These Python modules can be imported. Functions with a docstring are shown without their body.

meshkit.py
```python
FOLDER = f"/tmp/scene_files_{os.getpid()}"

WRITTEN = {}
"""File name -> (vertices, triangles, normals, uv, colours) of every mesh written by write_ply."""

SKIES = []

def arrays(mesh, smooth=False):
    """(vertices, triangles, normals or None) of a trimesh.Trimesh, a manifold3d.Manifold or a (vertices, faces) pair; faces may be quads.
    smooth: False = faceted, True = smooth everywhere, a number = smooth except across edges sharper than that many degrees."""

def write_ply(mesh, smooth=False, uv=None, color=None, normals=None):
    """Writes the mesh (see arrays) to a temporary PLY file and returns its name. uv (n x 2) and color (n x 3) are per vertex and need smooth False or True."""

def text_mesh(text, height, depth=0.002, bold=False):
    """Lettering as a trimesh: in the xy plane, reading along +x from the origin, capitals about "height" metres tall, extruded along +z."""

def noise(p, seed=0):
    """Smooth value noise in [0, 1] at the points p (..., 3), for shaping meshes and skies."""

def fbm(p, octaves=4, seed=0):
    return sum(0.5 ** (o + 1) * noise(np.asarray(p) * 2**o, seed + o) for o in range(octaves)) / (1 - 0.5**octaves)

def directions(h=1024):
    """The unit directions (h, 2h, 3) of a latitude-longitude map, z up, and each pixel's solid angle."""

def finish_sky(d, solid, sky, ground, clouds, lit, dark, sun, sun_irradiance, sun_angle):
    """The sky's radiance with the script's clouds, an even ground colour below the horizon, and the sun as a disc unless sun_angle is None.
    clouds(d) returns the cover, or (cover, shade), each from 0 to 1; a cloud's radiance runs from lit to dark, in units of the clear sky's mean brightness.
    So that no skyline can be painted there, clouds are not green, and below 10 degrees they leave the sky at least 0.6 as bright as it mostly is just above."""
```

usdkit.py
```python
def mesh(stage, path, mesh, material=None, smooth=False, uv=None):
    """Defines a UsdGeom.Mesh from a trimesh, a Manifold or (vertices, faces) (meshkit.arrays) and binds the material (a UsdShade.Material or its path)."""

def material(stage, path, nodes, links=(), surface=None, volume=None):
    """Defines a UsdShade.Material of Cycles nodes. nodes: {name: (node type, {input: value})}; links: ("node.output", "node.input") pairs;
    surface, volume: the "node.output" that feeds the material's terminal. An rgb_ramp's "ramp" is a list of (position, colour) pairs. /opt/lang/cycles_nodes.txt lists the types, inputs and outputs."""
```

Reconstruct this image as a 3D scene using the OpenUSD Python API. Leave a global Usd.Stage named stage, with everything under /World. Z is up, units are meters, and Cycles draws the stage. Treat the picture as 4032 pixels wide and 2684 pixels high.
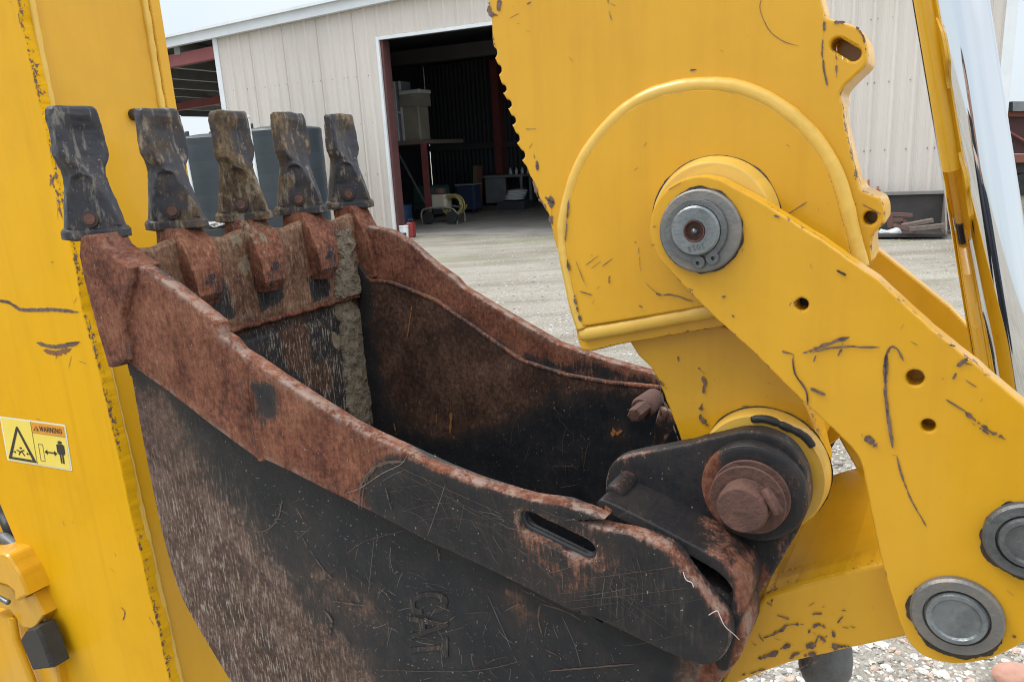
import math, random
import numpy as np, trimesh, usdkit, meshkit
import shapely, shapely.affinity
from shapely.geometry import Polygon, Point, LineString
from scipy.spatial import Delaunay
from pxr import Usd, UsdGeom, UsdLux, UsdShade, Gf, Sdf, Vt

stage = Usd.Stage.CreateInMemory()
UsdGeom.SetStageUpAxis(stage, 'Z')
UsdGeom.Xform.Define(stage, '/World')
random.seed(7); rng = np.random.default_rng(7)

# ---------------------------------------------------------------- camera, sky, sun, exposure
F, CX, CY = 3000.0, 2016.0, 1342.0            # the photograph's lens in its own pixels
PITCH, ROLL, CAM_H = math.radians(13.9), 0.057, 1.6
cr, sr, cp, sp = math.cos(ROLL), math.sin(ROLL), math.cos(PITCH), math.sin(PITCH)
FW = np.array([0, cp, -sp]); R0 = np.array([1, 0, 0.]); U0 = np.array([0, sp, cp])
RT, UP = cr*R0 - sr*U0, sr*R0 + cr*U0
C = np.array([0, 0, CAM_H])
cam = UsdGeom.Camera.Define(stage, '/World/camera')
cam.CreateHorizontalApertureAttr(36.0); cam.CreateFocalLengthAttr(36.0*F/4032)
cam.CreateFStopAttr(0.0); cam.CreateExposureAttr(0.84); cam.CreateClippingRangeAttr((0.05, 5000.0))
cam.AddTransformOp().Set(Gf.Matrix4d(*RT, 0, *UP, 0, *(-FW), 0, *C, 1))

SUN_EL, SUN_AZ = math.radians(58), math.radians(-75)       # azimuth from +y towards +x
sun_dir = np.array([math.sin(SUN_AZ)*math.cos(SUN_EL), math.cos(SUN_AZ)*math.cos(SUN_EL), math.sin(SUN_EL)])
sky_mat = usdkit.material(stage, '/World/Looks/sky', {
    'sky': ('sky_texture', {'sky_type': 'single_scattering', 'sun_disc': False, 'sun_elevation': SUN_EL, 'sun_rotation': SUN_AZ}),
    'tc': ('texture_coordinate', {}),
    'n': ('noise_texture', {'scale': 1.6, 'detail': 5.0, 'roughness': 0.55}),
    'cl': ('rgb_ramp', {'ramp': [(0.30, (.80, .85, .90)), (0.66, (1.03, 1.03, 1.03))]}),
    'xyz': ('separate_xyz', {}),
    'el': ('rgb_ramp', {'ramp': [(0.0, (.47, .505, .53)), (0.12, (.47, .505, .53)), (0.3, (.49, .515, .54)), (0.6, (.82, .84, .86)), (1.0, (1.45, 1.45, 1.45))]}),
    'cm': ('mix_color', {'blend_type': 'multiply', 'fac': 1.0}),
    'up': ('mix_color', {'blend_type': 'multiply', 'fac': 1.0, 'b': (13.0, 13.0, 13.0), 'use_clamp': False}),
    'mx': ('mix_color', {'fac': 0.88, 'use_clamp': False}),
    'bg': ('background_shader', {'strength': 0.085}),
}, [('tc.generated', 'n.vector'), ('n.fac', 'cl.fac'), ('sky.color', 'mx.a'), ('cl.color', 'cm.a'), ('tc.generated', 'xyz.vector'), ('xyz.z', 'el.fac'), ('el.color', 'cm.b'), ('cm.result', 'up.a'), ('up.result', 'mx.b'), ('mx.result', 'bg.color')], surface='bg.background')
dome = UsdLux.DomeLight.Define(stage, '/World/sky'); dome.CreateIntensityAttr(1.0)
UsdShade.MaterialBindingAPI.Apply(dome.GetPrim()).Bind(sky_mat)
dome.GetPrim().SetCustomDataByKey('kind', 'structure')
sun = UsdLux.DistantLight.Define(stage, '/World/sun')
sun.CreateNormalizeAttr(True); sun.CreateIntensityAttr(0.38); sun.CreateAngleAttr(25.0); sun.CreateColorAttr(Gf.Vec3f(1.0, 0.96, 0.9))
zl = sun_dir; xl = np.cross([0, 0, 1], zl); xl /= np.linalg.norm(xl); yl = np.cross(zl, xl)
sun.AddTransformOp().Set(Gf.Matrix4d(*xl, 0, *yl, 0, *zl, 0, 0, 0, 0, 1))

# ---------------------------------------------------------------- measuring: a picture point to a place on a known plane
AL = math.radians(31.5)                        # the backhoe's cross axis P, its fore-and-aft axis Q
P = np.array([math.sin(AL), math.cos(AL), 0]); Q = np.array([math.cos(AL), -math.sin(AL), 0])
CROPS = dict(F=(0, 0, 1), V=(0, 0, 1/1.7114), R1=(0, 0, 1.1706), R2=(500, 0, 1.3859), R3=(1900, 0, 1.12), R4=(3100, 0, .98), R5=(0, 1200, 1.0564), R6=(900, 1200, 1.0569),
             R7=(2200, 1400, 1.2211), C2=(1100, 0, 3.92), C5=(3350, 400, 2.8), C6=(1480, 250, 2.24), C7=(600, 350, 2.6133), R8=(200, 380, 1.4))
def px(k, pts):
    x, y, s = CROPS[k]; return np.atleast_2d(np.array(pts, float))/s + [x, y]
def rays(p): return ((p[:, 0]-CX)/F)[:, None]*RT - ((p[:, 1]-CY)/F)[:, None]*UP + FW
def on_plane(p, n, d):
    r = rays(p); return C + r*(d/(r @ n))[:, None]
def pl(k, pts, s):
    """Picture points to (q, z) on the backhoe plane at cross distance s."""
    X = on_plane(px(k, pts), P, s); return np.stack([(X-C) @ Q, X[:, 2]], 1)
def world(q, z, s):
    q, z, s = np.broadcast_arrays(np.asarray(q, float), np.asarray(z, float), np.asarray(s, float))
    return q[..., None]*Q + s[..., None]*P + z[..., None]*np.array([0, 0, 1.])
def proj(X):
    d = X - C; z = d @ FW; return np.stack([CX + F*(d @ RT)/z, CY - F*(d @ UP)/z], 1)
def on_ground(k, pts, z=0.0):
    r = rays(px(k, pts)); return C + r*((z-CAM_H)/r[:, 2])[:, None]

# ---------------------------------------------------------------- things and parts
used = {}
def numbered(path):
    n = used.get(path, 0); used[path] = n+1
    return path if n == 0 else f'{path}_{n:03d}'
def thing(name, label, cat, group=None, loc=None, rz=0.0):
    x = UsdGeom.Xform.Define(stage, numbered('/World/'+name)); p = x.GetPrim()
    if loc is not None: x.AddTranslateOp().Set(Gf.Vec3d(*map(float, loc)))
    if rz: x.AddRotateZOp().Set(float(math.degrees(rz)))
    return tag(p, label, cat, group)
def tag(p, label=None, cat=None, group=None, kind=None):
    p = p.GetPrim() if hasattr(p, 'GetPrim') else p
    for k, v in (('label', label), ('category', cat), ('group', group), ('kind', kind)):
        if v: p.SetCustomDataByKey(k, v)
    return p
def obj(name, mesh, mat, parent=None, smooth=False, mask=None, edge=None, label=None, kind=None):
    parent = parent.GetPrim() if hasattr(parent, 'GetPrim') else parent
    path = numbered((str(parent.GetPath()) if parent else '/World')+'/'+name)
    m = usdkit.mesh(stage, path, mesh, mat, smooth=smooth)
    api = UsdGeom.PrimvarsAPI(m)
    if mask is not None:
        api.CreatePrimvar('wear', Sdf.ValueTypeNames.Color3fArray, 'vertex').Set(Vt.Vec3fArray.FromNumpy(np.asarray(mask, np.float32)))
    if edge is not None:
        api.CreatePrimvar('edge', Sdf.ValueTypeNames.FloatArray, 'vertex').Set(Vt.FloatArray.FromNumpy(np.asarray(edge, np.float32)))
    tag(m, label=label, kind=kind)
    return m.GetPrim()
def copy_of(src, name, loc, rz, label, cat, group, scale=None):
    x = UsdGeom.Xform.Define(stage, numbered('/World/'+name)); p = x.GetPrim()
    p.GetReferences().AddInternalReference(src.GetPath()); p.SetInstanceable(True)
    x.ClearXformOpOrder()
    for a in list(p.GetAttributes()): pass
    x.MakeMatrixXform().Set(Gf.Matrix4d().SetScale(Gf.Vec3d(*(scale or (1, 1, 1))))*Gf.Matrix4d().SetRotate(Gf.Rotation(Gf.Vec3d(0, 0, 1), math.degrees(rz)))*Gf.Matrix4d().SetTranslate(Gf.Vec3d(*map(float, loc))))
    return tag(p, label, cat, group)
def cat_(ms): return trimesh.util.concatenate([m if isinstance(m, trimesh.Trimesh) else trimesh.Trimesh(*m, process=False) for m in ms])
def box(sx, sy, sz, c=(0, 0, 0), rz=0, rx=0, ry=0, bev=0):
    b = trimesh.creation.box((sx, sy, sz))
    if bev:
        import manifold3d as m3
        pts = []
        for i in (-1, 1):
            for j in (-1, 1):
                for k in (-1, 1):
                    x, y, z = i*sx/2, j*sy/2, k*sz/2
                    pts += [(x-i*bev, y, z-k*bev*.4), (x, y-j*bev, z-k*bev*.4), (x-i*bev, y-j*bev*.4, z), (x-i*bev*.4, y-j*bev, z)]
        b = trimesh.convex.convex_hull(np.array(pts))
    for ang, ax in ((rx, [1, 0, 0]), (ry, [0, 1, 0]), (rz, [0, 0, 1])):
        if ang: b.apply_transform(trimesh.transformations.rotation_matrix(ang, ax))
    b.apply_translation(c); return b
def tube(pts, r, n=10, closed=False):
    pts = np.asarray(pts, float); r = np.broadcast_to(r, len(pts))
    d = np.gradient(pts, axis=0) if not closed else np.roll(pts, -1, 0)-np.roll(pts, 1, 0)
    d /= np.linalg.norm(d, axis=1)[:, None]+1e-12
    v = []; a = np.cross(d[0], [0.3, 0.5, 0.81]); a /= np.linalg.norm(a)
    for p, t, rr in zip(pts, d, r):
        a = a-t*(a@t); a /= np.linalg.norm(a)+1e-12; b = np.cross(t, a)
        th = np.arange(n)*2*np.pi/n
        v.append(p+rr*(np.cos(th)[:, None]*a+np.sin(th)[:, None]*b))
    v = np.vstack(v); f = []
    m = len(pts)
    for i in range(m if closed else m-1):
        j = (i+1) % m
        for k in range(n):
            l = (k+1) % n
            f += [(i*n+k, i*n+l, j*n+l), (i*n+k, j*n+l, j*n+k)]
    if not closed:
        for k in range(1, n-1):
            f += [(0, k+1, k), ((m-1)*n, (m-1)*n+k, (m-1)*n+k+1)]
    t = trimesh.Trimesh(v, f, process=False)
    return t
def lathe_s(prof, q, z, n=64):
    """A turned piece about the cross axis through (q, z): prof is a list of (radius, s)."""
    th = np.arange(n)*2*np.pi/n; v = []; f = []
    for r, s in prof: v.append(world(q+r*np.cos(th), z+r*np.sin(th), s))
    v = np.vstack(v)
    for i in range(len(prof)-1):
        for k in range(n):
            l = (k+1) % n; f += [(i*n+k, i*n+l, (i+1)*n+l), (i*n+k, (i+1)*n+l, (i+1)*n+k)]
    t = trimesh.Trimesh(v, f, process=True); t.fix_normals(); return t
def lathe_z(prof, n=32, c=(0, 0, 0)):
    th = np.arange(n)*2*np.pi/n; v = []; f = []
    for r, z in prof: v.append(np.stack([r*np.cos(th), r*np.sin(th), np.full(n, z)], 1))
    v = np.vstack(v)+np.array(c)
    for i in range(len(prof)-1):
        for k in range(n):
            l = (k+1) % n; f += [(i*n+k, i*n+l, (i+1)*n+l), (i*n+k, (i+1)*n+l, (i+1)*n+k)]
    return trimesh.Trimesh(v, f, process=True)
def catmull(p, n=8, closed=False):
    p = np.asarray(p, float); out = []
    m = len(p)
    for i in range(m if closed else m-1):
        p0, p1, p2, p3 = (p[(i-1) % m], p[i], p[(i+1) % m], p[(i+2) % m]) if closed else (p[max(i-1, 0)], p[i], p[i+1], p[min(i+2, m-1)])
        for t in np.arange(n)/n:
            out.append(.5*((2*p1)+(-p0+p2)*t+(2*p0-5*p1+4*p2-p3)*t*t+(-p0+3*p1-3*p2+p3)*t**3))
    if not closed: out.append(p[-1])
    return np.array(out)
def resample(p, step, closed=False):
    ls = LineString(np.vstack([p, p[:1]]) if closed else p); n = max(2, int(ls.length/step)+1)
    return np.array([ls.interpolate(t).coords[0] for t in np.linspace(0, ls.length, n, endpoint=not closed)])
def fb(p, o=4):
    p = np.asarray(p, float)
    if p.shape[-1] == 2: p = np.concatenate([p, np.zeros(p.shape[:-1]+(1,))], -1)
    return 2*(meshkit.fbm(p, o)-.5)
def densify(ring, step): return np.array(shapely.segmentize(LineString(ring), step).coords)[:-1]

def plate(poly, s0, s1, bev=.002, grid=.008, jag=0.0, seed=0, warp=0.0):
    """A steel plate: outline poly in (q, z), its front at s0 and its back at s1, edges broken by a small round. Returns (vertices, faces, edge closeness)."""
    poly = poly.buffer(0)
    if poly.geom_type != 'Polygon': poly = max(poly.geoms, key=lambda g: g.area)
    bstep = min(max(bev*2, .003), .006)
    if jag:
        def rough(r):
            d = densify(r, bstep); nrm = np.roll(d, -1, 0)-np.roll(d, 1, 0); nrm = np.stack([nrm[:, 1], -nrm[:, 0]], 1); nrm /= np.linalg.norm(nrm, axis=1)[:, None]+1e-9
            h = fb(np.c_[d*90, np.full(len(d), seed*3.1)])
            return d+nrm*(h*jag)[:, None]
        poly = Polygon(rough(poly.exterior.coords), [i.coords for i in poly.interiors]).buffer(0)
        if poly.geom_type != 'Polygon': poly = max(poly.geoms, key=lambda g: g.area)
    rings = [densify(poly.exterior.coords, bstep)]+[densify(i.coords, bstep) for i in poly.interiors]
    pts = [np.vstack(rings)]
    inner = poly
    for k, b in enumerate((.45, 1.0, 2.6)):
        inner = poly.buffer(-b*bev)
        for g in getattr(inner, 'geoms', [inner]):
            if g.is_empty: continue
            for r in [g.exterior]+list(g.interiors): pts.append(densify(r.coords, bstep*1.3))
    x0, y0, x1, y1 = poly.bounds
    gx, gy = np.meshgrid(np.arange(x0, x1, grid), np.arange(y0, y1, grid*.866)); gx[1::2] += grid/2
    gp = np.c_[gx.ravel(), gy.ravel()]+rng.uniform(-.15, .15, (gx.size, 2))*grid
    ins = poly.buffer(-max(3.2*bev, grid*.6))
    if not ins.is_empty: pts.append(gp[shapely.contains_xy(ins, gp[:, 0], gp[:, 1])])
    p2 = np.unique(np.round(np.vstack(pts), 6), axis=0)
    tri = Delaunay(p2).simplices
    cen = p2[tri].mean(1); tri = tri[shapely.contains_xy(poly, cen[:, 0], cen[:, 1])]
    a = p2[tri]; ar = np.cross(a[:, 1]-a[:, 0], a[:, 2]-a[:, 0]); tri = tri[np.abs(ar) > 1e-12]; ar = ar[np.abs(ar) > 1e-12]
    tri[ar < 0] = tri[ar < 0][:, ::-1]
    uniq, inv = np.unique(tri, return_inverse=True); p2 = p2[uniq]; tri = inv.reshape(-1, 3)
    dist = shapely.distance(poly.boundary, shapely.points(p2))
    u = np.clip(dist/bev, 0, 1); drop = bev*(1-np.sqrt(np.clip(1-(1-u)**2, 0, 1)))
    w = warp*fb(np.c_[p2*6, np.full(len(p2), seed)]) if warp else 0
    front = world(p2[:, 0], p2[:, 1], s0+drop+w); back = world(p2[:, 0], p2[:, 1], np.full(len(p2), s1)); n = len(p2)
    e = np.sort(np.vstack([tri[:, [0, 1]], tri[:, [1, 2]], tri[:, [2, 0]]]), axis=1)
    ed = np.vstack([tri[:, [0, 1]], tri[:, [1, 2]], tri[:, [2, 0]]])
    _, ix, ct = np.unique(e, axis=0, return_index=True, return_counts=True)
    b = ed[ix[ct == 1]]
    f = np.vstack([tri, tri[:, ::-1]+n, np.c_[b[:, 1], b[:, 0], b[:, 0]+n], np.c_[b[:, 1], b[:, 0]+n, b[:, 1]+n]])
    edge = np.exp(-dist/.0042); 
    return np.vstack([front, back]), f, np.r_[edge, np.full(n, .25)]

def disc_poly(q, z, r, n=64): 
    th = np.arange(n)*2*np.pi/n; return Polygon(np.c_[q+r*np.cos(th), z+r*np.sin(th)])

# soft painted zones, measured on the picture and stored on the steel as a vertex mask (wear, rust, dirt)
def zones(X, spec):
    uv = proj(X)/1.7114; out = np.zeros((len(X), 3))
    for ch, val, blur, poly in spec:
        pg = Polygon(poly).buffer(0); pts = shapely.points(uv)
        d = shapely.distance(pg, pts)
        inside = shapely.contains_xy(pg, uv[:, 0], uv[:, 1]); din = shapely.distance(pg.boundary, pts)
        sd = np.where(inside, din, -d); k = np.clip(.5+sd/(2*blur), 0, 1); k = k*k*(3-2*k)
        out[:, ch] = out[:, ch]*(1-k)+val*k
    return out

# strokes where paint is gone: thin leaves lying on the plate
def strokes(lst, s, seed=1, lift=.0006, thin=1.0):
    r = np.random.default_rng(seed); V, Fc = [], []; n0 = 0
    for k, pts, w, rough in lst:
        p = pl(k, pts, s); scale = np.linalg.norm(pl(k, [pts[0]], s)-pl(k, [np.array(pts[0])+[0, 10.]], s))/10
        w = w*scale*.62*thin
        if len(p) > 2: p = catmull(p, 6)
        p = resample(p, max(w*.35, .0012)); m = len(p)
        d = np.gradient(p, axis=0); d /= np.linalg.norm(d, axis=1)[:, None]+1e-9; nn = np.stack([-d[:, 1], d[:, 0]], 1)
        t = np.linspace(0, 1, m); env = np.clip(np.minimum(t, 1-t)*8+.15, 0, 1)
        ph = r.uniform(0, 100)
        h1 = fb(np.c_[p*160, np.full(m, ph)]); h2 = fb(np.c_[p*160, np.full(m, ph+9)])
        a = w/2*env*np.clip(1+rough*1.5*h1, .12, 2.0); b = w/2*env*np.clip(1+rough*1.5*h2, .12, 2.0)
        if rough > 1: gap = fb(np.c_[p*220, np.full(m, ph+31)]) < -.12; a[gap] *= .05; b[gap] *= .05
        v = np.empty((2*m, 2)); v[0::2] = p+nn*a[:, None]; v[1::2] = p-nn*b[:, None]
        V.append(v); i = np.arange(m-1)*2+n0
        Fc += [np.c_[i, i+1, i+3], np.c_[i, i+3, i+2]]; n0 += 2*m
    v = np.vstack(V); return world(v[:, 0], v[:, 1], np.full(len(v), s-lift)), np.vstack(Fc)[:, ::-1]
def random_strokes(poly, n, seed, lmin, lmax, w, k='F', s=0.7, ang=None, spread=.5, avoid=None):
    r = np.random.default_rng(seed); out = []
    x0, y0, x1, y1 = Polygon(poly).bounds; pg = Polygon(poly)
    while len(out) < n:
        x, y = r.uniform(x0, x1), r.uniform(y0, y1)
        if not pg.contains(Point(x, y)): continue
        a = r.uniform(0, np.pi) if ang is None else ang+r.normal()*spread
        l = lmin+(lmax-lmin)*r.random()**2.2; bx = r.normal()*l*.06
        q = [(x, y), (x+l*.5*np.cos(a)-bx*np.sin(a), y+l*.5*np.sin(a)+bx*np.cos(a)), (x+l*np.cos(a), y+l*np.sin(a))]
        if not all(pg.contains(Point(*c)) for c in q): continue
        if avoid is not None and LineString(q).distance(avoid) < 44: continue
        out.append((k, q, w*r.uniform(.5, 1.5), .8))
    return out

# ---------------------------------------------------------------- materials
def mat(name, nodes, links=(), surface='p.BSDF'): return usdkit.material(stage, '/World/Looks/'+name, nodes, links, surface=surface)
def plain(name, c1, c2, rough=.6, scale=8.0, metallic=0.0, bump=.15, bscale=90.0, stretch=(1, 1, 1), spec=.5):
    """A worn single-tone surface: two tones by cloudy noise, fine relief, uneven gloss."""
    return mat(name, {
        'g': ('geometry', {}), 'mp': ('mapping', {'scale': stretch}),
        'n': ('noise_texture', {'scale': scale, 'detail': 8.0, 'roughness': .65}), 'r': ('rgb_ramp', {'ramp': [(.3, c1), (.7, c2)]}),
        'n2': ('noise_texture', {'scale': bscale, 'detail': 4.0, 'roughness': .6}), 'b': ('bump', {'strength': bump, 'distance': .004}),
        'rr': ('map_range', {'from_min': .3, 'from_max': .7, 'to_min': max(rough-.1, .02), 'to_max': min(rough+.1, 1)}),
        'p': ('principled_bsdf', {'metallic': metallic, 'specular_ior_level': spec})},
        [('g.position', 'mp.vector'), ('mp.vector', 'n.vector'), ('n.fac', 'r.fac'), ('r.color', 'p.base_color'), ('g.position', 'n2.vector'), ('n2.fac', 'b.height'), ('b.normal', 'p.normal'),
         ('n.fac', 'rr.value'), ('rr.result', 'p.roughness')])

def yellow(name, base, dust, rough=.36, spec=.36, coat=.32):
    """Yellow machine enamel: slight fading, dust, small chips along worn edges down to brown primer."""
    return mat(name, {
        'g': ('geometry', {}), 'at': ('attribute', {'attribute': 'edge'}),
        'n': ('noise_texture', {'scale': 7.0, 'detail': 9.0, 'roughness': .7}), 'r': ('rgb_ramp', {'ramp': [(.3, base), (.75, dust)]}),
        'n2': ('noise_texture', {'scale': 130.0, 'detail': 7.0, 'roughness': .75}), 'n3': ('noise_texture', {'scale': 14.0, 'detail': 3.0}),
        'e1': ('math', {'math_type': 'multiply', 'value2': .27}), 'e2': ('math', {'math_type': 'add'}), 'e3': ('math', {'math_type': 'multiply_add', 'value2': .45}),
        'ef': ('map_range', {'from_min': 1.02, 'from_max': 1.045, 'clamp': True}),
        'sp': ('noise_texture', {'scale': 150.0, 'detail': 2.0}), 'sf': ('map_range', {'from_min': .80, 'from_max': .815, 'clamp': True}),
        'cf': ('math', {'math_type': 'maximum'}),
        'cc': ('rgb_ramp', {'ramp': [(.3, (.07, .042, .034)), (.7, (.17, .10, .075))]}),
        'mx': ('mix_color', {}), 'rr': ('map_range', {'from_min': 0., 'from_max': 1., 'to_min': rough, 'to_max': .75}),
        'rm': ('mapping', {'scale': (34, 34, 2.2)}), 'rn': ('noise_texture', {'scale': 1.0, 'detail': 5.0, 'roughness': .6}), 'rv': ('rgb_ramp', {'ramp': [(.30, (.80, .78, .74)), (.48, (.97, .97, .97)), (.7, (1.03, 1.03, 1.06))]}), 'gn': ('noise_texture', {'scale': 1.7, 'detail': 9.0, 'roughness': .68}), 'gv': ('rgb_ramp', {'ramp': [(.30, (.84, .83, .86)), (.5, (.98, .98, .98)), (.72, (1.03, 1.05, 1.5))]}), 'w1': ('mix_color', {'blend_type': 'multiply', 'fac': .35, 'use_clamp': False}), 'w2': ('mix_color', {'blend_type': 'multiply', 'fac': .9, 'use_clamp': False}),
        'wv': ('noise_texture', {'scale': 26.0, 'detail': 3.0}), 'b': ('bump', {'strength': .10, 'distance': .004}),
        'b2': ('bump', {'strength': .5, 'distance': .0007, 'invert': True}),
        'p': ('principled_bsdf', {'specular_ior_level': spec, 'coat_weight': coat, 'coat_roughness': .12, 'coat_ior': 1.55})},
        [('g.position', 'n.vector'), ('n.fac', 'r.fac'), ('g.position', 'n2.vector'), ('g.position', 'n3.vector'), ('at.fac', 'e1.value1'), ('n2.fac', 'e2.value1'), ('e1.value', 'e2.value2'),
         ('n3.fac', 'e3.value1'), ('e2.value', 'e3.value3'), ('e3.value', 'ef.value'), ('g.position', 'sp.vector'), ('sp.fac', 'sf.value'), ('ef.result', 'cf.value1'), ('sf.result', 'cf.value2'),
         ('n2.fac', 'cc.fac'), ('g.position', 'rm.vector'), ('rm.vector', 'rn.vector'), ('rn.fac', 'rv.fac'), ('g.position', 'gn.vector'), ('gn.fac', 'gv.fac'), ('r.color', 'w1.a'), ('rv.color', 'w1.b'), ('w1.result', 'w2.a'), ('gv.color', 'w2.b'), ('w2.result', 'mx.a'), ('cc.color', 'mx.b'), ('cf.value', 'mx.fac'), ('mx.result', 'p.base_color'), ('cf.value', 'rr.value'), ('rr.result', 'p.roughness'),
         ('g.position', 'wv.vector'), ('wv.fac', 'b.height'), ('cf.value', 'b2.height'), ('b.normal', 'b2.normal'), ('b2.normal', 'p.normal')])
M_YEL = yellow('yellow_paint', (.60, .304, .007), (.60, .318, .013))
M_YELB = yellow('yellow_boom_paint', (.69, .362, .004), (.67, .355, .008), .45, .12, .0)
M_YELW = yellow('yellow_weld', (.64, .38, .05), (.66, .42, .08), .4)
M_CHIP = plain('bare_primer', (.040, .025, .022), (.20, .125, .095), .75, 150.0)
M_CHIPR = plain('rust_bleed', (.22, .10, .03), (.16, .07, .03), .8, 60.0)

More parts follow.
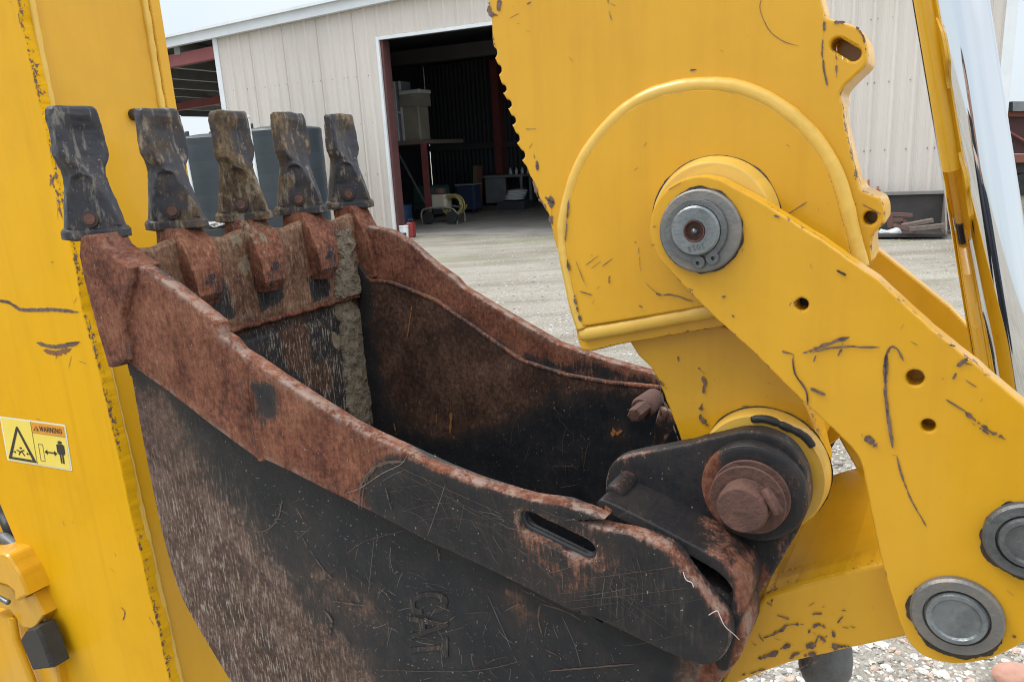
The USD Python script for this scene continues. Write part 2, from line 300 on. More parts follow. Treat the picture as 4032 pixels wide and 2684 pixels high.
def bucket_steel(name, streak=(300, 300, 48), p1=(.0060, .0072, .0092), p2=(.015, .0172, .021), rust=None):
    """Black paint worn to brown rust; the mask 'wear' holds rust (r), pale vertical scour marks (g) and dried mud (b)."""
    rust = rust or [(.22, (.034, .014, .011)), (.38, (.095, .034, .023)), (.50, (.160, .060, .036)), (.62, (.205, .086, .050)), (.76, (.26, .135, .082)), (.9, (.33, .15, .06))]
    return mat(name, {
        'g': ('geometry', {}), 'at': ('attribute', {'attribute': 'wear'}), 'sc': ('separate_color', {}), 'ed': ('attribute', {'attribute': 'edge'}),
        'n1': ('noise_texture', {'scale': 11.0, 'detail': 10.0, 'roughness': .72, 'distortion': .4}),
        'n2': ('noise_texture', {'scale': 48.0, 'detail': 8.0, 'roughness': .75}),
        'ms': ('mapping', {'scale': streak}), 'n3': ('noise_texture', {'scale': 1.0, 'detail': 5.0, 'roughness': .65}),
        'k1': ('math', {'math_type': 'multiply_add', 'value2': .9, 'value3': -.45}), 'k2': ('math', {'math_type': 'multiply_add', 'value2': .95}),
        'k3': ('math', {'math_type': 'multiply_add', 'value2': .6}), 'k4': ('math', {'math_type': 'add'}), 'ke': ('math', {'math_type': 'multiply_add', 'value2': .25}),
        'rf': ('map_range', {'from_min': 1.14, 'from_max': 1.34, 'clamp': True}), 'ff': ('map_range', {'from_min': .74, 'from_max': 1.2, 'to_max': .36, 'clamp': True}), 'fm': ('mix_color', {'b': (.060, .042, .033)}),
        'pc': ('rgb_ramp', {'ramp': [(.3, p1), (.72, p2)]}),
        'nr': ('noise_texture', {'scale': 120.0, 'detail': 9.0, 'roughness': .7}), 'nr2': ('math', {'math_type': 'multiply_add', 'value2': .85}), 'nr3': ('math', {'math_type': 'multiply_add', 'value2': .8, 'value3': -.325}),
        'rc': ('rgb_ramp', {'ramp': rust}), 'gy': ('mix_color', {'blend_type': 'multiply', 'b': (.62, .60, .54)}), 'gyf': ('map_range', {'from_min': .46, 'from_max': .62, 'to_max': .85, 'clamp': True}), 'ngy': ('noise_texture', {'scale': 19.0, 'detail': 8.0, 'roughness': .7}),
        'sv': ('map_range', {'from_min': .3, 'from_max': .7, 'to_min': .72, 'to_max': 1.28}), 'svm': ('mix_color', {'blend_type': 'multiply', 'fac': 1.0, 'use_clamp': False}), 'pe': ('mix_color', {'b': (.30, .245, .21)}), 'pef': ('math', {'math_type': 'multiply'}), 'pen': ('map_range', {'from_min': .46, 'from_max': .56, 'to_max': .7, 'clamp': True}), 'm1': ('mix_color', {}),
        'gs': ('math', {'math_type': 'multiply_add', 'value2': .30}), 'gf': ('map_range', {'from_min': .69, 'from_max': .79, 'clamp': True}), 'gm': ('math', {'math_type': 'multiply'}),
        'm2': ('mix_color', {'b': (.37, .34, .28)}),
        'nb': ('math', {'math_type': 'multiply_add', 'value2': 1.9, 'value3': -.95}), 'bf0': ('math', {'math_type': 'add'}), 'bf': ('map_range', {'from_min': .45, 'from_max': .60, 'clamp': True}),
        'mc': ('rgb_ramp', {'ramp': [(.3, (.10, .078, .05)), (.55, (.19, .155, .105)), (.8, (.30, .255, .19))]}), 'm3': ('mix_color', {}),
        'sp': ('noise_texture', {'scale': 290.0, 'detail': 1.0}), 'sf': ('map_range', {'from_min': .748, 'from_max': .775, 'to_max': .85, 'clamp': True}), 'm4': ('mix_color', {'b': (.33, .31, .24)}),
        'ro': ('map_range', {'to_min': .40, 'to_max': .92}),
        'b1': ('bump', {'strength': .55, 'distance': .0016}), 'b2': ('bump', {'strength': .25, 'distance': .004}),
        'p': ('principled_bsdf', {'specular_ior_level': .24})},
        [('g.position', 'n1.vector'), ('g.position', 'n2.vector'), ('g.position', 'ms.vector'), ('ms.vector', 'n3.vector'), ('at.color', 'sc.color'),
         ('n1.fac', 'k1.value1'), ('n2.fac', 'k2.value1'), ('k1.value', 'k2.value3'), ('n3.fac', 'k3.value1'), ('k2.value', 'k3.value3'), ('ed.fac', 'ke.value1'), ('k3.value', 'ke.value3'), ('sc.r', 'k4.value1'), ('ke.value', 'k4.value2'), ('k4.value', 'rf.value'), ('k4.value', 'ff.value'), ('ff.result', 'fm.fac'), ('pc.color', 'fm.a'),
         ('n1.fac', 'pc.fac'), ('g.position', 'nr.vector'), ('nr.fac', 'nr2.value1'), ('n1.fac', 'nr3.value1'), ('nr3.value', 'nr2.value3'), ('nr2.value', 'rc.fac'), ('g.position', 'ngy.vector'), ('ngy.fac', 'gyf.value'), ('rc.color', 'gy.a'), ('gyf.result', 'gy.fac'), ('n3.fac', 'sv.value'), ('gy.result', 'svm.a'), ('sv.result', 'svm.b'), ('n2.fac', 'pen.value'), ('pen.result', 'pef.value1'), ('ed.fac', 'pef.value2'), ('svm.result', 'pe.a'), ('pef.value', 'pe.fac'),
         ('fm.result', 'm1.a'), ('pe.result', 'm1.b'), ('rf.result', 'm1.fac'),
         ('n2.fac', 'gs.value1'), ('n3.fac', 'gs.value3'), ('gs.value', 'gf.value'), ('gf.result', 'gm.value1'), ('sc.g', 'gm.value2'), ('m1.result', 'm2.a'), ('gm.value', 'm2.fac'),
         ('n2.fac', 'nb.value1'), ('nb.value', 'bf0.value1'), ('sc.b', 'bf0.value2'), ('bf0.value', 'bf.value'), ('nr.fac', 'mc.fac'), ('m2.result', 'm3.a'), ('mc.color', 'm3.b'), ('bf.result', 'm3.fac'),
         ('g.position', 'sp.vector'), ('sp.fac', 'sf.value'), ('m3.result', 'm4.a'), ('sf.result', 'm4.fac'), ('m4.result', 'p.base_color'),
         ('rf.result', 'ro.value'), ('ro.result', 'p.roughness'), ('nr.fac', 'b1.height'), ('n1.fac', 'b2.height'), ('b1.normal', 'b2.normal'), ('b2.normal', 'p.normal')])
M_BUCK = bucket_steel('worn_black_steel')
M_OUTER = bucket_steel('outer_black_steel', rust=[(.22, (.030, .018, .014)), (.38, (.072, .042, .032)), (.50, (.112, .070, .054)), (.62, (.15, .105, .083)), (.76, (.20, .15, .12)), (.9, (.27, .17, .11))])
M_LIP = bucket_steel('lip_steel', rust=[(.22, (.040, .021, .015)), (.38, (.092, .043, .026)), (.50, (.15, .076, .045)), (.62, (.195, .112, .070)), (.76, (.25, .165, .105)), (.9, (.34, .16, .055))])
M_INNER = bucket_steel('inner_black_steel', rust=[(.28, (.020, .011, .008)), (.45, (.055, .027, .018)), (.58, (.10, .052, .036)), (.72, (.15, .085, .06)), (.85, (.22, .10, .04))])
M_TOOTH = bucket_steel('tooth_steel', streak=(90, 90, 20), p1=(.013, .015, .021), p2=(.044, .050, .062), rust=[(.28, (.02, .014, .012)), (.45, (.075, .05, .03)), (.58, (.12, .085, .05)), (.7, (.19, .13, .075)), (.82, (.34, .13, .03))])
M_SCR = plain('brown_scratch', (.05, .036, .028), (.12, .075, .055), .75, 60.0)
M_SCRL = plain('pale_scratch', (.14, .13, .12), (.24, .22, .2), .7, 60.0)
M_RUST = plain('rusty_pin_steel', (.048, .022, .017), (.135, .064, .046), .8, 45.0, bump=.5, bscale=220.0)
M_ORANGE = plain('fresh_rust', (.22, .08, .02), (.30, .13, .035), .85, 120.0, bump=.4, bscale=300.0)
M_STEEL = plain('dull_grey_steel', (.13, .145, .15), (.27, .29, .30), .42, 38.0, metallic=.75, bump=.25, bscale=260.0)
M_STEELD = plain('dark_grey_steel', (.085, .09, .092), (.16, .165, .165), .5, 50.0, metallic=.6, bump=.3, bscale=260.0)
M_WASHER = plain('stained_grey_washer', (.14, .15, .155), (.25, .22, .19), .5, 30.0, metallic=.6, bump=.25, bscale=200.0)
M_BORE = plain('greasy_dark_bore', (.012, .009, .008), (.04, .022, .018), .5, 60.0)
M_RUB = plain('black_rubber', (.010, .010, .010), (.025, .025, .026), .6, 30.0, bump=.3)
M_CHROME = mat('chrome_rod', {'g': ('geometry', {}), 'n': ('noise_texture', {'scale': 40.0, 'detail': 5.0}), 'rr': ('map_range', {'from_min': .35, 'from_max': .75, 'to_min': .015, 'to_max': .06}),
    'p': ('principled_bsdf', {'base_color': (.78, .80, .82), 'metallic': 1.0})}, [('g.position', 'n.vector'), ('n.fac', 'rr.value'), ('rr.result', 'p.roughness')])

# ================================================================ THE BACKHOE ARM
arm = thing('backhoe', 'yellow backhoe arm with scratched paint, pinned links and a chrome rod, folded round the bucket', 'backhoe')
SB0, SB1 = .765, 1.035                                     # boom side plates
def sub(parent, name): return UsdGeom.Xform.Define(stage, numbered(str(parent.GetPath())+'/'+name)).GetPrim()

# boom: upright box section at the left
boom_edge = np.vstack([pl('R1', [(62, -120), (80, 0), (95, 100), (140, 290), (180, 480), (215, 620), (240, 760), (265, 860), (290, 960), (320, 1100), (350, 1240), (380, 1440)], SB0),
                       pl('R5', [(385, 175), (400, 230), (435, 370), (470, 530), (510, 700), (550, 900), (590, 1050), (620, 1200), (660, 1350), (690, 1500), (720, 1620), (760, 1800)], SB0)])
boom_left = pl('R5', [(330, 1800), (275, 1568), (240, 1440), (150, 1190), (75, 1010), (0, 830), (-60, 690), (-140, 480), (-200, 200), (-230, -200), (-250, -800), (-260, -1400)], SB0)
boom = sub(arm, 'boom')
v, f, e = plate(Polygon(np.vstack([boom_edge, boom_left])), SB0, SB0+.022, .0022, .012, jag=.0016, seed=3)
obj('side_plate', (v, f), M_YELB, boom, edge=e)
far_edge = pl('R1', [(655, -120), (670, 0), (765, 490)], SB1-.02)
zf = np.array([2.02, 1.92, 1.72, 1.4, 1.0, .5, .3]); qe = np.interp(zf, boom_edge[::-1, 1], boom_edge[::-1, 0])
v, f, e = plate(Polygon(np.vstack([np.c_[qe+.0, zf], np.c_[qe[::-1]-.36, zf[::-1]]])), SB1-.022, SB1, .003, .03)
obj('side_plate', (v, f), M_YEL, boom, edge=e*.2)
cov = []
qi = np.interp(zf, boom_edge[::-1, 1], boom_edge[::-1, 0])-.006
cv = np.vstack([world(qi, zf, SB0+.0215), world(qi, zf, SB1-.0225), world(qi-.012, zf, SB0+.0215), world(qi-.012, zf, SB1-.0225)]); n = len(zf); cf = []
for a, b in ((0, n), (3*n, 2*n)):
    for i in range(n-1): cf += [(a+i, b+i, b+i+1), (a+i, b+i+1, a+i+1)]
obj('cover_plate', (cv, cf), M_YEL, boom)
zz = np.linspace(.35, 2.0, 90); qq = np.interp(zz, zf[::-1], qi[::-1])
for s_, r_ in ((SB0+.024, .006), (SB1-.030, .007)):
    obj('weld_bead', tube(world(qq+.001+.0006*np.sin(zz*300), zz, s_), r_*(1+.12*np.sin(zz*210)), 8), M_YELW, boom, smooth=True)
# dark patch bolt on the cover plate, and a hole low down
bq, bz = pl('V', [(307, 263)], SB1-.06)[0]
def lathe_q(prof, s, z, n=24):
    th = np.arange(n)*2*np.pi/n; v = []; f = []
    for r, q_ in prof: v.append(world(np.full(n, q_), z+r*np.sin(th), s+r*np.cos(th)))
    v = np.vstack(v)
    for i in range(len(prof)-1):
        for k in range(n):
            l = (k+1) % n; f += [(i*n+k, i*n+l, (i+1)*n+l), (i*n+k, (i+1)*n+l, (i+1)*n+k)]
    t = trimesh.Trimesh(v, f, process=True); t.fix_normals(); return t
qb = float(np.interp(1.7, zf[::-1], qi[::-1]))
def on_cover(k, p):
    X = on_plane(px(k, [p]), Q, qb)[0]; return (X-C)@P, X[2]
s_, z_ = on_cover('V', (307, 264)); obj('bolt_head', lathe_q([(0.0001, qb+.012), (.009, qb+.012), (.011, qb+.009), (.011, qb-.002)], s_, z_), M_BORE, boom, smooth=35)
qb = float(np.interp(.8, zf[::-1], qi[::-1])); s_, z_ = on_cover('R5', (745, 1243)); obj('plug', lathe_q([(0.0001, qb+.003), (.008, qb+.003), (.009, qb-.002)], s_, z_), M_BORE, boom, smooth=35)
v, f = strokes([('V', [(-10, 692), (20, 695), (50, 712), (120, 712), (182, 718)], 11, .5), ('V', [(-5, 690), (30, 700), (45, 708)], 6, .6), ('V', [(84, 788), (120, 797), (148, 795), (183, 787)], 13, .5), ('V', [(150, 790), (185, 786)], 4, .6),
    ('V', [(165, 818), (158, 848)], 1.6, .5), ('R5', [(503, 1255), (520, 1275), (512, 1310)], 7, 1.0), ('R5', [(620, 1295), (640, 1330)], 5, 1.2), ('R1', [(255, 740), (262, 800), (240, 840), (268, 900), (275, 960), (290, 1010)], 22, 1.4),
    ('R1', [(85, 60), (92, 110)], 7, .8), ('R1', [(228, 640), (240, 730)], 12, 1.2), ('R1', [(262, 900), (268, 1010)], 3, .7),
    ('R5', [(372, 60), (390, 150), (402, 220)], 13, 1.3), ('R5', [(425, 330), (436, 380)], 9, 1.2)]
    + random_strokes(px('V', [(0, 0), (60, 0), (240, 850), (370, 1500), (200, 1500), (0, 700)]), 12, 5, 6, 40, 2.4), SB0, seed=4)
obj('paint_scratches', (v, f), M_CHIP, boom, kind='stuff')
v, f = strokes([('V', [(100, 805), (130, 812), (165, 802)], 16, .9), ('V', [(130, 810), (128, 840)], 6, 1.4), ('R1', [(235, 800), (232, 860)], 18, 1.8)], SB0, seed=5, lift=.0003)
obj('rust_stain', (v, f), M_CHIPR, boom, kind='stuff')
# warning sticker
lab = sub(boom, 'warning_label')
quad = pl('R5', [(0, 462), (272, 498), (302, 690), (32, 645)], SB0)
def onlab(uv): 
    u, w = uv[:, 0:1], uv[:, 1:2]; return quad[0]*(1-u)*(1-w)+quad[1]*u*(1-w)+quad[2]*u*w+quad[3]*(1-u)*w
def labmesh(polys, lift):
    ms = []
    for p in polys:
        for g in getattr(p, 'geoms', [p]):
            t = trimesh.creation.extrude_polygon(g.segmentize(.05) if hasattr(g, 'segmentize') else g, .01, engine='earcut')
            k = onlab(t.vertices[:, :2]); ms.append(trimesh.Trimesh(world(k[:, 0], k[:, 1], SB0-lift-t.vertices[:, 2]*.02), t.faces[:, ::-1], process=False))
    return cat_(ms)
def labtext(txt, u, w, h, asp, lift, bold=False):
    t = meshkit.text_mesh(txt, 1.0, .01, bold=bold); t.apply_scale([h*asp, -h, 1]); t.apply_translation([u, w, 0]); k = onlab(t.vertices[:, :2])
    return trimesh.Trimesh(world(k[:, 0], k[:, 1], SB0-lift-t.vertices[:, 2]*.02), t.faces, process=False)
from shapely import box as sbox
M_LW = plain('sticker_white', (.62, .62, .60), (.72, .72, .70), .45, bump=.02); M_LY = plain('sticker_yellow', (.74, .58, .08), (.78, .62, .12), .45, bump=.02)
M_LO = plain('sticker_orange', (.62, .25, .02), (.66, .28, .03), .45, bump=.02); M_LB = plain('sticker_black', (.012, .012, .012), (.02, .02, .02), .5, bump=.02)
rr = lambda a, b, c, d, r: sbox(a+r, b+r, c-r, d-r).buffer(r)
obj('backing', labmesh([rr(0, 0, 1, 1, .025)], .0004), M_LW, lab)
obj('yellow_field', labmesh([rr(.018, .028, .982, .972, .015)], .0008), M_LY, lab)
obj('orange_band', labmesh([sbox(.502, .035, .976, .262)], .0012), M_LO, lab)
tri = lambda cx, top, bot, hw: Polygon([(cx, top), (cx+hw, bot), (cx-hw, bot)])
blk = [tri(.26, .20, .93, .205).buffer(.018).difference(tri(.26, .275, .895, .165)), sbox(.488, .03, .494, .97), sbox(.494, .262, .978, .268),
       tri(.565, .10, .215, .045), Point(.885, .40).buffer(.032), sbox(.852, .45, .918, .66).buffer(.012), sbox(.858, .66, .881, .86), sbox(.889, .66, .912, .86), sbox(.828, .46, .842, .64), sbox(.928, .46, .942, .64),
       LineString([(.66, .66), (.80, .66)]).buffer(.016), Polygon([(.635, .66), (.68, .60), (.68, .72)]), Polygon([(.825, .66), (.78, .60), (.78, .72)]),
       sbox(.555, .50, .625, .88).difference(sbox(.561, .51, .619, .87)),
       LineString([(.20, .72), (.25, .75), (.31, .70)]).buffer(.012), LineString([(.25, .75), (.22, .82)]).buffer(.010), LineString([(.27, .74), (.31, .82)]).buffer(.010), Point(.265, .66).buffer(.022),
       LineString([(.10, .77), (.16, .77)]).buffer(.008), Polygon([(.18, .77), (.155, .735), (.155, .805)]), LineString([(.36, .77), (.42, .77)]).buffer(.008), Polygon([(.34, .77), (.365, .735), (.365, .805)])]
obj('pictogram', labmesh(blk, .0012), M_LB, lab)
obj('word_warning', labtext('WARNING', .615, .205, .105, .46, .0016, True), M_LB, lab)
obj('mark', cat_([labmesh([tri(.565, .135, .20, .018)], .0018)]), M_LO, lab)

# hook, rubber stop and hose at the lower left edge of the boom
hk = sub(boom, 'lock_hook')
hook = Polygon(np.vstack([catmull(pl('R5', [(-60, 1015), (0, 1015), (60, 1022), (95, 1070), (120, 1110), (150, 1190)], SB0-.03), 6), pl('R5', [(100, 1215), (95, 1170), (70, 1150), (20, 1135), (-60, 1120)], SB0-.03)]))
v, f, e = plate(hook, SB0-.05, SB0+.02, .006, .012); obj('hook', (v, f), M_YEL, hk, edge=e*.3)
blk2 = Polygon(pl('R5', [(95, 1215), (155, 1190), (200, 1280), (160, 1340), (110, 1330), (60, 1260), (-40, 1240), (-40, 1130), (60, 1160)], SB0-.02)).buffer(0)
v, f, e = plate(blk2, SB0-.03, SB0+.015, .004, .012); obj('hook_bracket', (v, f), M_YEL, hk, edge=e*.3)
low = Polygon(pl('R5', [(-120, 1260), (40, 1300), (75, 1290), (110, 1345), (230, 1480), (270, 1700), (-120, 1700)], SB0-.02))
v, f, e = plate(low, SB0-.02, SB0+.01, .005, .015); obj('guard_plate', (v, f), M_YEL, hk, edge=e*.3)
rbp = Polygon(pl('R5', [(98, 1385), (120, 1350), (165, 1340), (180, 1370), (228, 1500), (150, 1510)], SB0-.05)).buffer(.002)
v, f, e = plate(rbp, SB0-.058, SB0-.018, .007, .01); obj('rubber_stop', (v, f), M_RUB, hk)
a = pl('R5', [(60, 1295), (75, 1380), (110, 1480), (160, 1600)], SB0-.03); obj('rail', tube(world(a[:, 0], a[:, 1], SB0-.035), .009, 12), M_YEL, hk, smooth=True)
hs = catmull(np.vstack([world(*pl('R5', [p], s)[0], s) for p, s in (((-60, 760), .80), ((5, 870), .80), ((35, 930), .79), ((60, 1010), .80), ((20, 1090), .82))]), 8)
obj('hose', tube(hs, .012, 12), M_RUB, boom, smooth=True)
a = pl('R5', [(-20, 960), (30, 965), (70, 1000)], SB0+.01); obj('grey_clamp', tube(world(a[:, 0], a[:, 1], SB0+.005), .013, 12), M_STEELD, boom, smooth=True)
a = pl('R5', [(-25, 1225), (15, 1245)], SB0-.06); obj('split_pin', tube(world(a[:, 0], a[:, 1], SB0-.05), .006, 10), M_STEEL, boom, smooth=True)

# dipper stick
ST0, ST1 = .752, 1.058
stick = sub(arm, 'dipper_stick')
edge_pts = [(5, -150), (18, -60), (22, 0), (30, 45), (38, 110), (40, 180)]
for (x, y) in ((55, 235), (72, 310), (92, 385), (113, 460), (133, 535), (152, 610), (176, 690)):
    jx, jy = rng.uniform(-4, 3), rng.uniform(-7, 7); y = y+jy
    edge_pts += [(x-9, y-22+jx), (x+1, y-17), (x+7+jx, y-8), (x+8+jx, y+6), (x+1, y+17), (x-5, y+21-jx)]
edge_pts += [(190, 735), (205, 775), (215, 790), (250, 880), (290, 950), (300, 1000), (320, 1080), (355, 1180), (370, 1290), (395, 1380), (420, 1510), (435, 1546), (480, 1548), (600, 1520), (1060, 1440), (1300, 1390), (1660, 1160)]
right_pts = [(1700, 1180), (1722, 1150), (1718, 1110), (1716, 1060), (1730, 1025), (1768, 990), (1776, 950), (1770, 905), (1748, 872), (1700, 852), (1668, 832), (1655, 790), (1640, 720), (1600, 560), (1590, 470), (1578, 430), (1590, 392), (1640, 340), (1690, 290), (1700, 240), (1690, 180), (1670, 140), (1640, 115), (1520, 78), (1505, 50), (1495, 0), (1478, -70), (1465, -150)]
stp = Polygon(np.vstack([pl('R3', edge_pts, ST0), pl('R3', right_pts[:3], ST0), catmull(pl('R3', right_pts[3:], ST0), 4)])).buffer(0)
slot = LineString(pl('R3', [(1565, 197), (1638, 240)], ST0)).buffer(.0056)
hole = disc_poly(*pl('R3', [(1708, 962)], ST0)[0], .0058, 24)
v, f, e = plate(stp.difference(slot).difference(hole), ST0, ST0+.03, .0025, .009, jag=.0009, seed=5)
obj('side_plate', (v, f), M_YEL, stick, edge=e)
lobes = stp.intersection(Polygon(pl('R3', [(1500, 40), (1900, 40), (1900, 470), (1570, 470), (1545, 300)], ST0)).union(Polygon(pl('R3', [(1640, 800), (1900, 800), (1900, 1200), (1690, 1200), (1650, 1000)], ST0)))).buffer(-.0012)
for g in getattr(lobes, 'geoms', [lobes]):
    if g.area > .0005:
        v, f, e = plate(g, ST0+.0302, ST0+.062, .002, .012); obj('lug', (v, f), M_YEL, stick, edge=e*.1)
v, f, e = plate(shapely.affinity.translate(stp, -.085, 0).buffer(-.004), ST1-.03, ST1, .003, .03); obj('side_plate', (v, f), M_YEL, stick, edge=e*.2)
# cover plates between the side plates (front and rear)
le = pl('R3', [(75, -150), (80, 0), (240, 700), (330, 1000), (400, 1300), (460, 1500)], ST0); re_ = pl('R3', [(1240, -150), (1265, 0), (1345, 430), (1390, 700), (1420, 950)], ST0)
for path in (le, re_):
    pth = LineString(path).buffer(.005, cap_style=2); v, f, e = plate(pth, ST0+.0305, ST1-.0305, .001, .05); obj('cover_plate', (v, f), M_YEL, stick, edge=e*0)
# arched doubler plate with its weld
DB0 = .742
arch = [(440, 1450), (415, 1380), (385, 1250), (362, 1130), (353, 1020), (362, 950), (385, 850), (420, 750), (470, 660), (550, 560), (650, 470), (760, 415), (880, 385), (1000, 376), (1120, 390), (1250, 440), (1380, 530), (1480, 640), (1550, 760), (1590, 880), (1620, 1000), (1650, 1120), (1665, 1180)]
ac = catmull(pl('R3', arch, DB0+.004), 5)
dpoly = Polygon(np.vstack([ac, pl('R3', [(1400, 1280), (1060, 1350), (700, 1410)], DB0+.004)])).buffer(-.003)
v, f, e = plate(dpoly, DB0, ST0-.0002, .002, .009, warp=.0006, seed=9); obj('doubler_plate', (v, f), M_YEL, stick, edge=e*.55)
def bead(path, s, r, name='weld_bead', seed=0, par=stick, m=M_YELW, closed=False, flat=.75):
    p = resample(path, .0022, closed); n_ = len(p); h = fb(np.c_[p*60, np.full(n_, seed)]); rad = r*(1+.10*h)
    t = tube(world(p[:, 0], p[:, 1], np.full(n_, s)), rad, 10, closed)
    return obj(name, t, m, par, smooth=True)
bead(ac, ST0-.003, .0078, seed=1)
ridge = catmull(pl('R3', [(440, 1470), (620, 1440), (830, 1400), (1060, 1355), (1300, 1300)], ST0-.002), 8); bead(ridge, ST0-.002, .0085, seed=2)
bq_, bz_ = pl('R3', [(1005, 985)], .728)[0]
obj('pin_boss', lathe_s([(.046, ST0), (.063, DB0+.0002), (.0615, DB0-.004), (.058, .7255), (.055, .7235), (.03, .7235)], bq_, bz_, 72), M_YELW, stick, smooth=35)
# the nose of the stick towards the bucket pin
NS0 = .770
nose = Polygon(np.vstack([pl('R7', [(330, -80), (380, 0), (440, 60), (480, 130), (520, 230), (560, 330), (590, 420), (650, 600), (720, 720)], NS0),
    catmull(pl('R7', [(800, 800), (900, 845), (1020, 850), (1130, 815), (1220, 745), (1270, 650), (1285, 540), (1270, 450), (1235, 350), (1190, 240)], NS0), 5), pl('R7', [(1100, 100), (950, -60), (700, -190), (400, -130)], NS0)])).buffer(0)
v, f, e = plate(nose, NS0, NS0+.035, .003, .009, jag=.0012, seed=8, warp=.001); obj('nose_plate', (v, f), M_YEL, stick, edge=e)
v, f, e = plate(nose.buffer(-.002), ST1-.05, ST1-.018, .003, .03); obj('nose_plate', (v, f), M_YEL, stick, edge=e*.2)
v, f, e = plate(nose.buffer(-.022), NS0+.0352, ST1-.0502, .003, .03); obj('nose_core', (v, f), M_YEL, stick, edge=e*.1)
PQ, PZ = -.1655, 1.2625                                     # bucket pin axis
obj('nose_boss', lathe_s([(.05, NS0+.002), (.066, NS0-.0002), (.065, .753), (.0625, .7495), (.03, .7495)], PQ-.003, PZ+.001, 72), M_YELW, stick, smooth=35)
th = np.linspace(math.radians(40), math.radians(102), 40); rrk = .0610+.0010*np.sin(th*9)
obj('torn_seal', tube(world(PQ+rrk*np.cos(th), PZ+rrk*np.sin(th), .7500-.0006*np.sin(th*5)), 0.0038*(1+.3*fb(np.c_[th*9, th*0, th*0])), 10), M_RUB, stick, smooth=True, label='torn black rubber seal round the nose of the stick')
# scratches on the stick
sc = [('R3', [(1500, 70), (1508, 120), (1498, 200), (1500, 262)], 15, 1.1), ('R3', [(1502, 262), (1508, 320), (1522, 380)], 13, .8), ('R3', [(1237, -20), (1224, 40), (1262, 130), (1325, 182), (1397, 204)], 5, .4), ('R3', [(553, -10), (556, 20)], 8, 1.2), ('R3', [(557, 46), (569, 88)], 8, .9),
    ('R3', [(915, 312), (945, 307)], 14, .8), ('R3', [(240, 708), (243, 752)], 26, .8), ('R3', [(226, 680), (230, 700)], 7, .9), ('R3', [(118, 82), (162, 60)], 3, .6), ('R3', [(190, 570), (238, 570)], 4, .9), ('R3', [(205, 655), (222, 632)], 4, .8),
    ('R3', [(1560, 235), (1562, 345)], 8, 2.2), ('R3', [(1550, 98), (1600, 100)], 22, 1.0), ('R3', [(1648, 118), (1678, 160), (1692, 225)], 17, 1.2), ('R3', [(1675, 900), (1760, 945)], 6, .7), ('R3', [(1632, 904), (1650, 900)], 8, .7),
    ('R3', [(30, 10), (36, 60), (70, 70)], 30, 1.5), ('R3', [(75, 0), (72, 50)], 26, 1.3), ('R3', [(195, 20), (215, 10)], 9, .9), ('R3', [(255, 75), (258, 72)], 9, .5), ('R3', [(45, 160), (55, 200)], 10, 1.3),
    ('R3', [(218, 790), (238, 850), (285, 930)], 22, 1.5), ('R3', [(300, 850), (310, 990)], 30, 2.0), ('R3', [(275, 870), (320, 900)], 16, 1.8), ('R3', [(1655, 800), (1640, 730)], 6, 1.4)]
v, f = strokes(sc + random_strokes(px('R3', [(60, 0), (1450, 0), (1550, 400), (1300, 380), (900, 340), (560, 480), (330, 800), (230, 700)]), 14, 11, 4, 26, 2.6), ST0, seed=7)
obj('paint_scratches', (v, f), M_CHIP, stick, kind='stuff')
sc = [('R3', [(765, 1290), (790, 1302)], 22, .9), ('R3', [(790, 1302), (840, 1300), (932, 1330)], 8, 1.0), ('R3', [(720, 1245), (745, 1270), (770, 1290)], 3, .8), ('R3', [(690, 1090), (692, 1120)], 6, .9), ('R3', [(693, 1130), (698, 1198)], 3, .8), ('R3', [(413, 1150), (440, 1220), (463, 1265)], 5, .8),
    ('R3', [(430, 1280), (440, 1288), (485, 1302)], 10, 1.2), ('R3', [(455, 1170), (515, 1125)], 4, .8), ('R3', [(480, 1185), (525, 1150)], 3, .7), ('R3', [(528, 1175), (578, 1138)], 4, .8), ('R3', [(562, 1215), (560, 1250)], 7, 1.5), ('R3', [(690, 1345), (708, 1355)], 9, .9), ('R3', [(508, 1362), (515, 1368)], 9, .8), ('R3', [(1338, 950), (1435, 888)], 6, .5),
    ('R3', [(670, 1065), (680, 1070)], 8, .8), ('R3', [(382, 880), (375, 960), (368, 1060)], 9, 1.4), ('R3', [(365, 1040), (372, 1110), (385, 1200)], 14, 1.6), ('R3', [(392, 1220), (410, 1320), (440, 1440)], 14, 1.6), ('R3', [(985, 1280), (1000, 1285)], 3, .6), ('R3', [(668, 752), (688, 738)], 3, .6)]
v, f = strokes(sc + random_strokes(px('R3', [(420, 900), (700, 560), (1000, 450), (1300, 520), (1500, 760), (1600, 1080), (1300, 900), (1000, 700), (720, 950), (760, 1250), (480, 1380)]), 12, 12, 4, 26, 2.4), DB0, seed=8, lift=.0012)
obj('paint_scratches', (v, f), M_CHIP, stick, kind='stuff')
sc = [('R7', [(672, 55), (690, 75), (718, 90)], 24, 1.9), ('R7', [(692, 95), (705, 140), (698, 180)], 26, 1.7), ('R7', [(690, 225), (688, 290), (720, 335)], 32, 1.9), ('R7', [(690, 380), (692, 395)], 7, 1.2), ('R7', [(575, 0), (582, 40)], 12, 1.6), ('R7', [(478, 110), (498, 190), (530, 260)], 14, 1.7), ('R7', [(440, 70), (520, 160)], 14, 1.7), ('R7', [(880, 238), (925, 242)], 5, .8),
    ('R7', [(552, 330), (580, 410)], 10, 1.6), ('R7', [(850, 345), (880, 350)], 18, 1.4), ('R7', [(962, 85), (966, 95)], 9, .7), ('R7', [(1195, 300), (1215, 360), (1240, 440)], 5, 1.3)]
v, f = strokes(sc + random_strokes(px('R7', [(500, 0), (900, 0), (1180, 260), (900, 300), (620, 400)]), 7, 13, 4, 22, 2.4), NS0, seed=9, lift=.0016)
obj('paint_scratches', (v, f), M_CHIP, stick, kind='stuff')

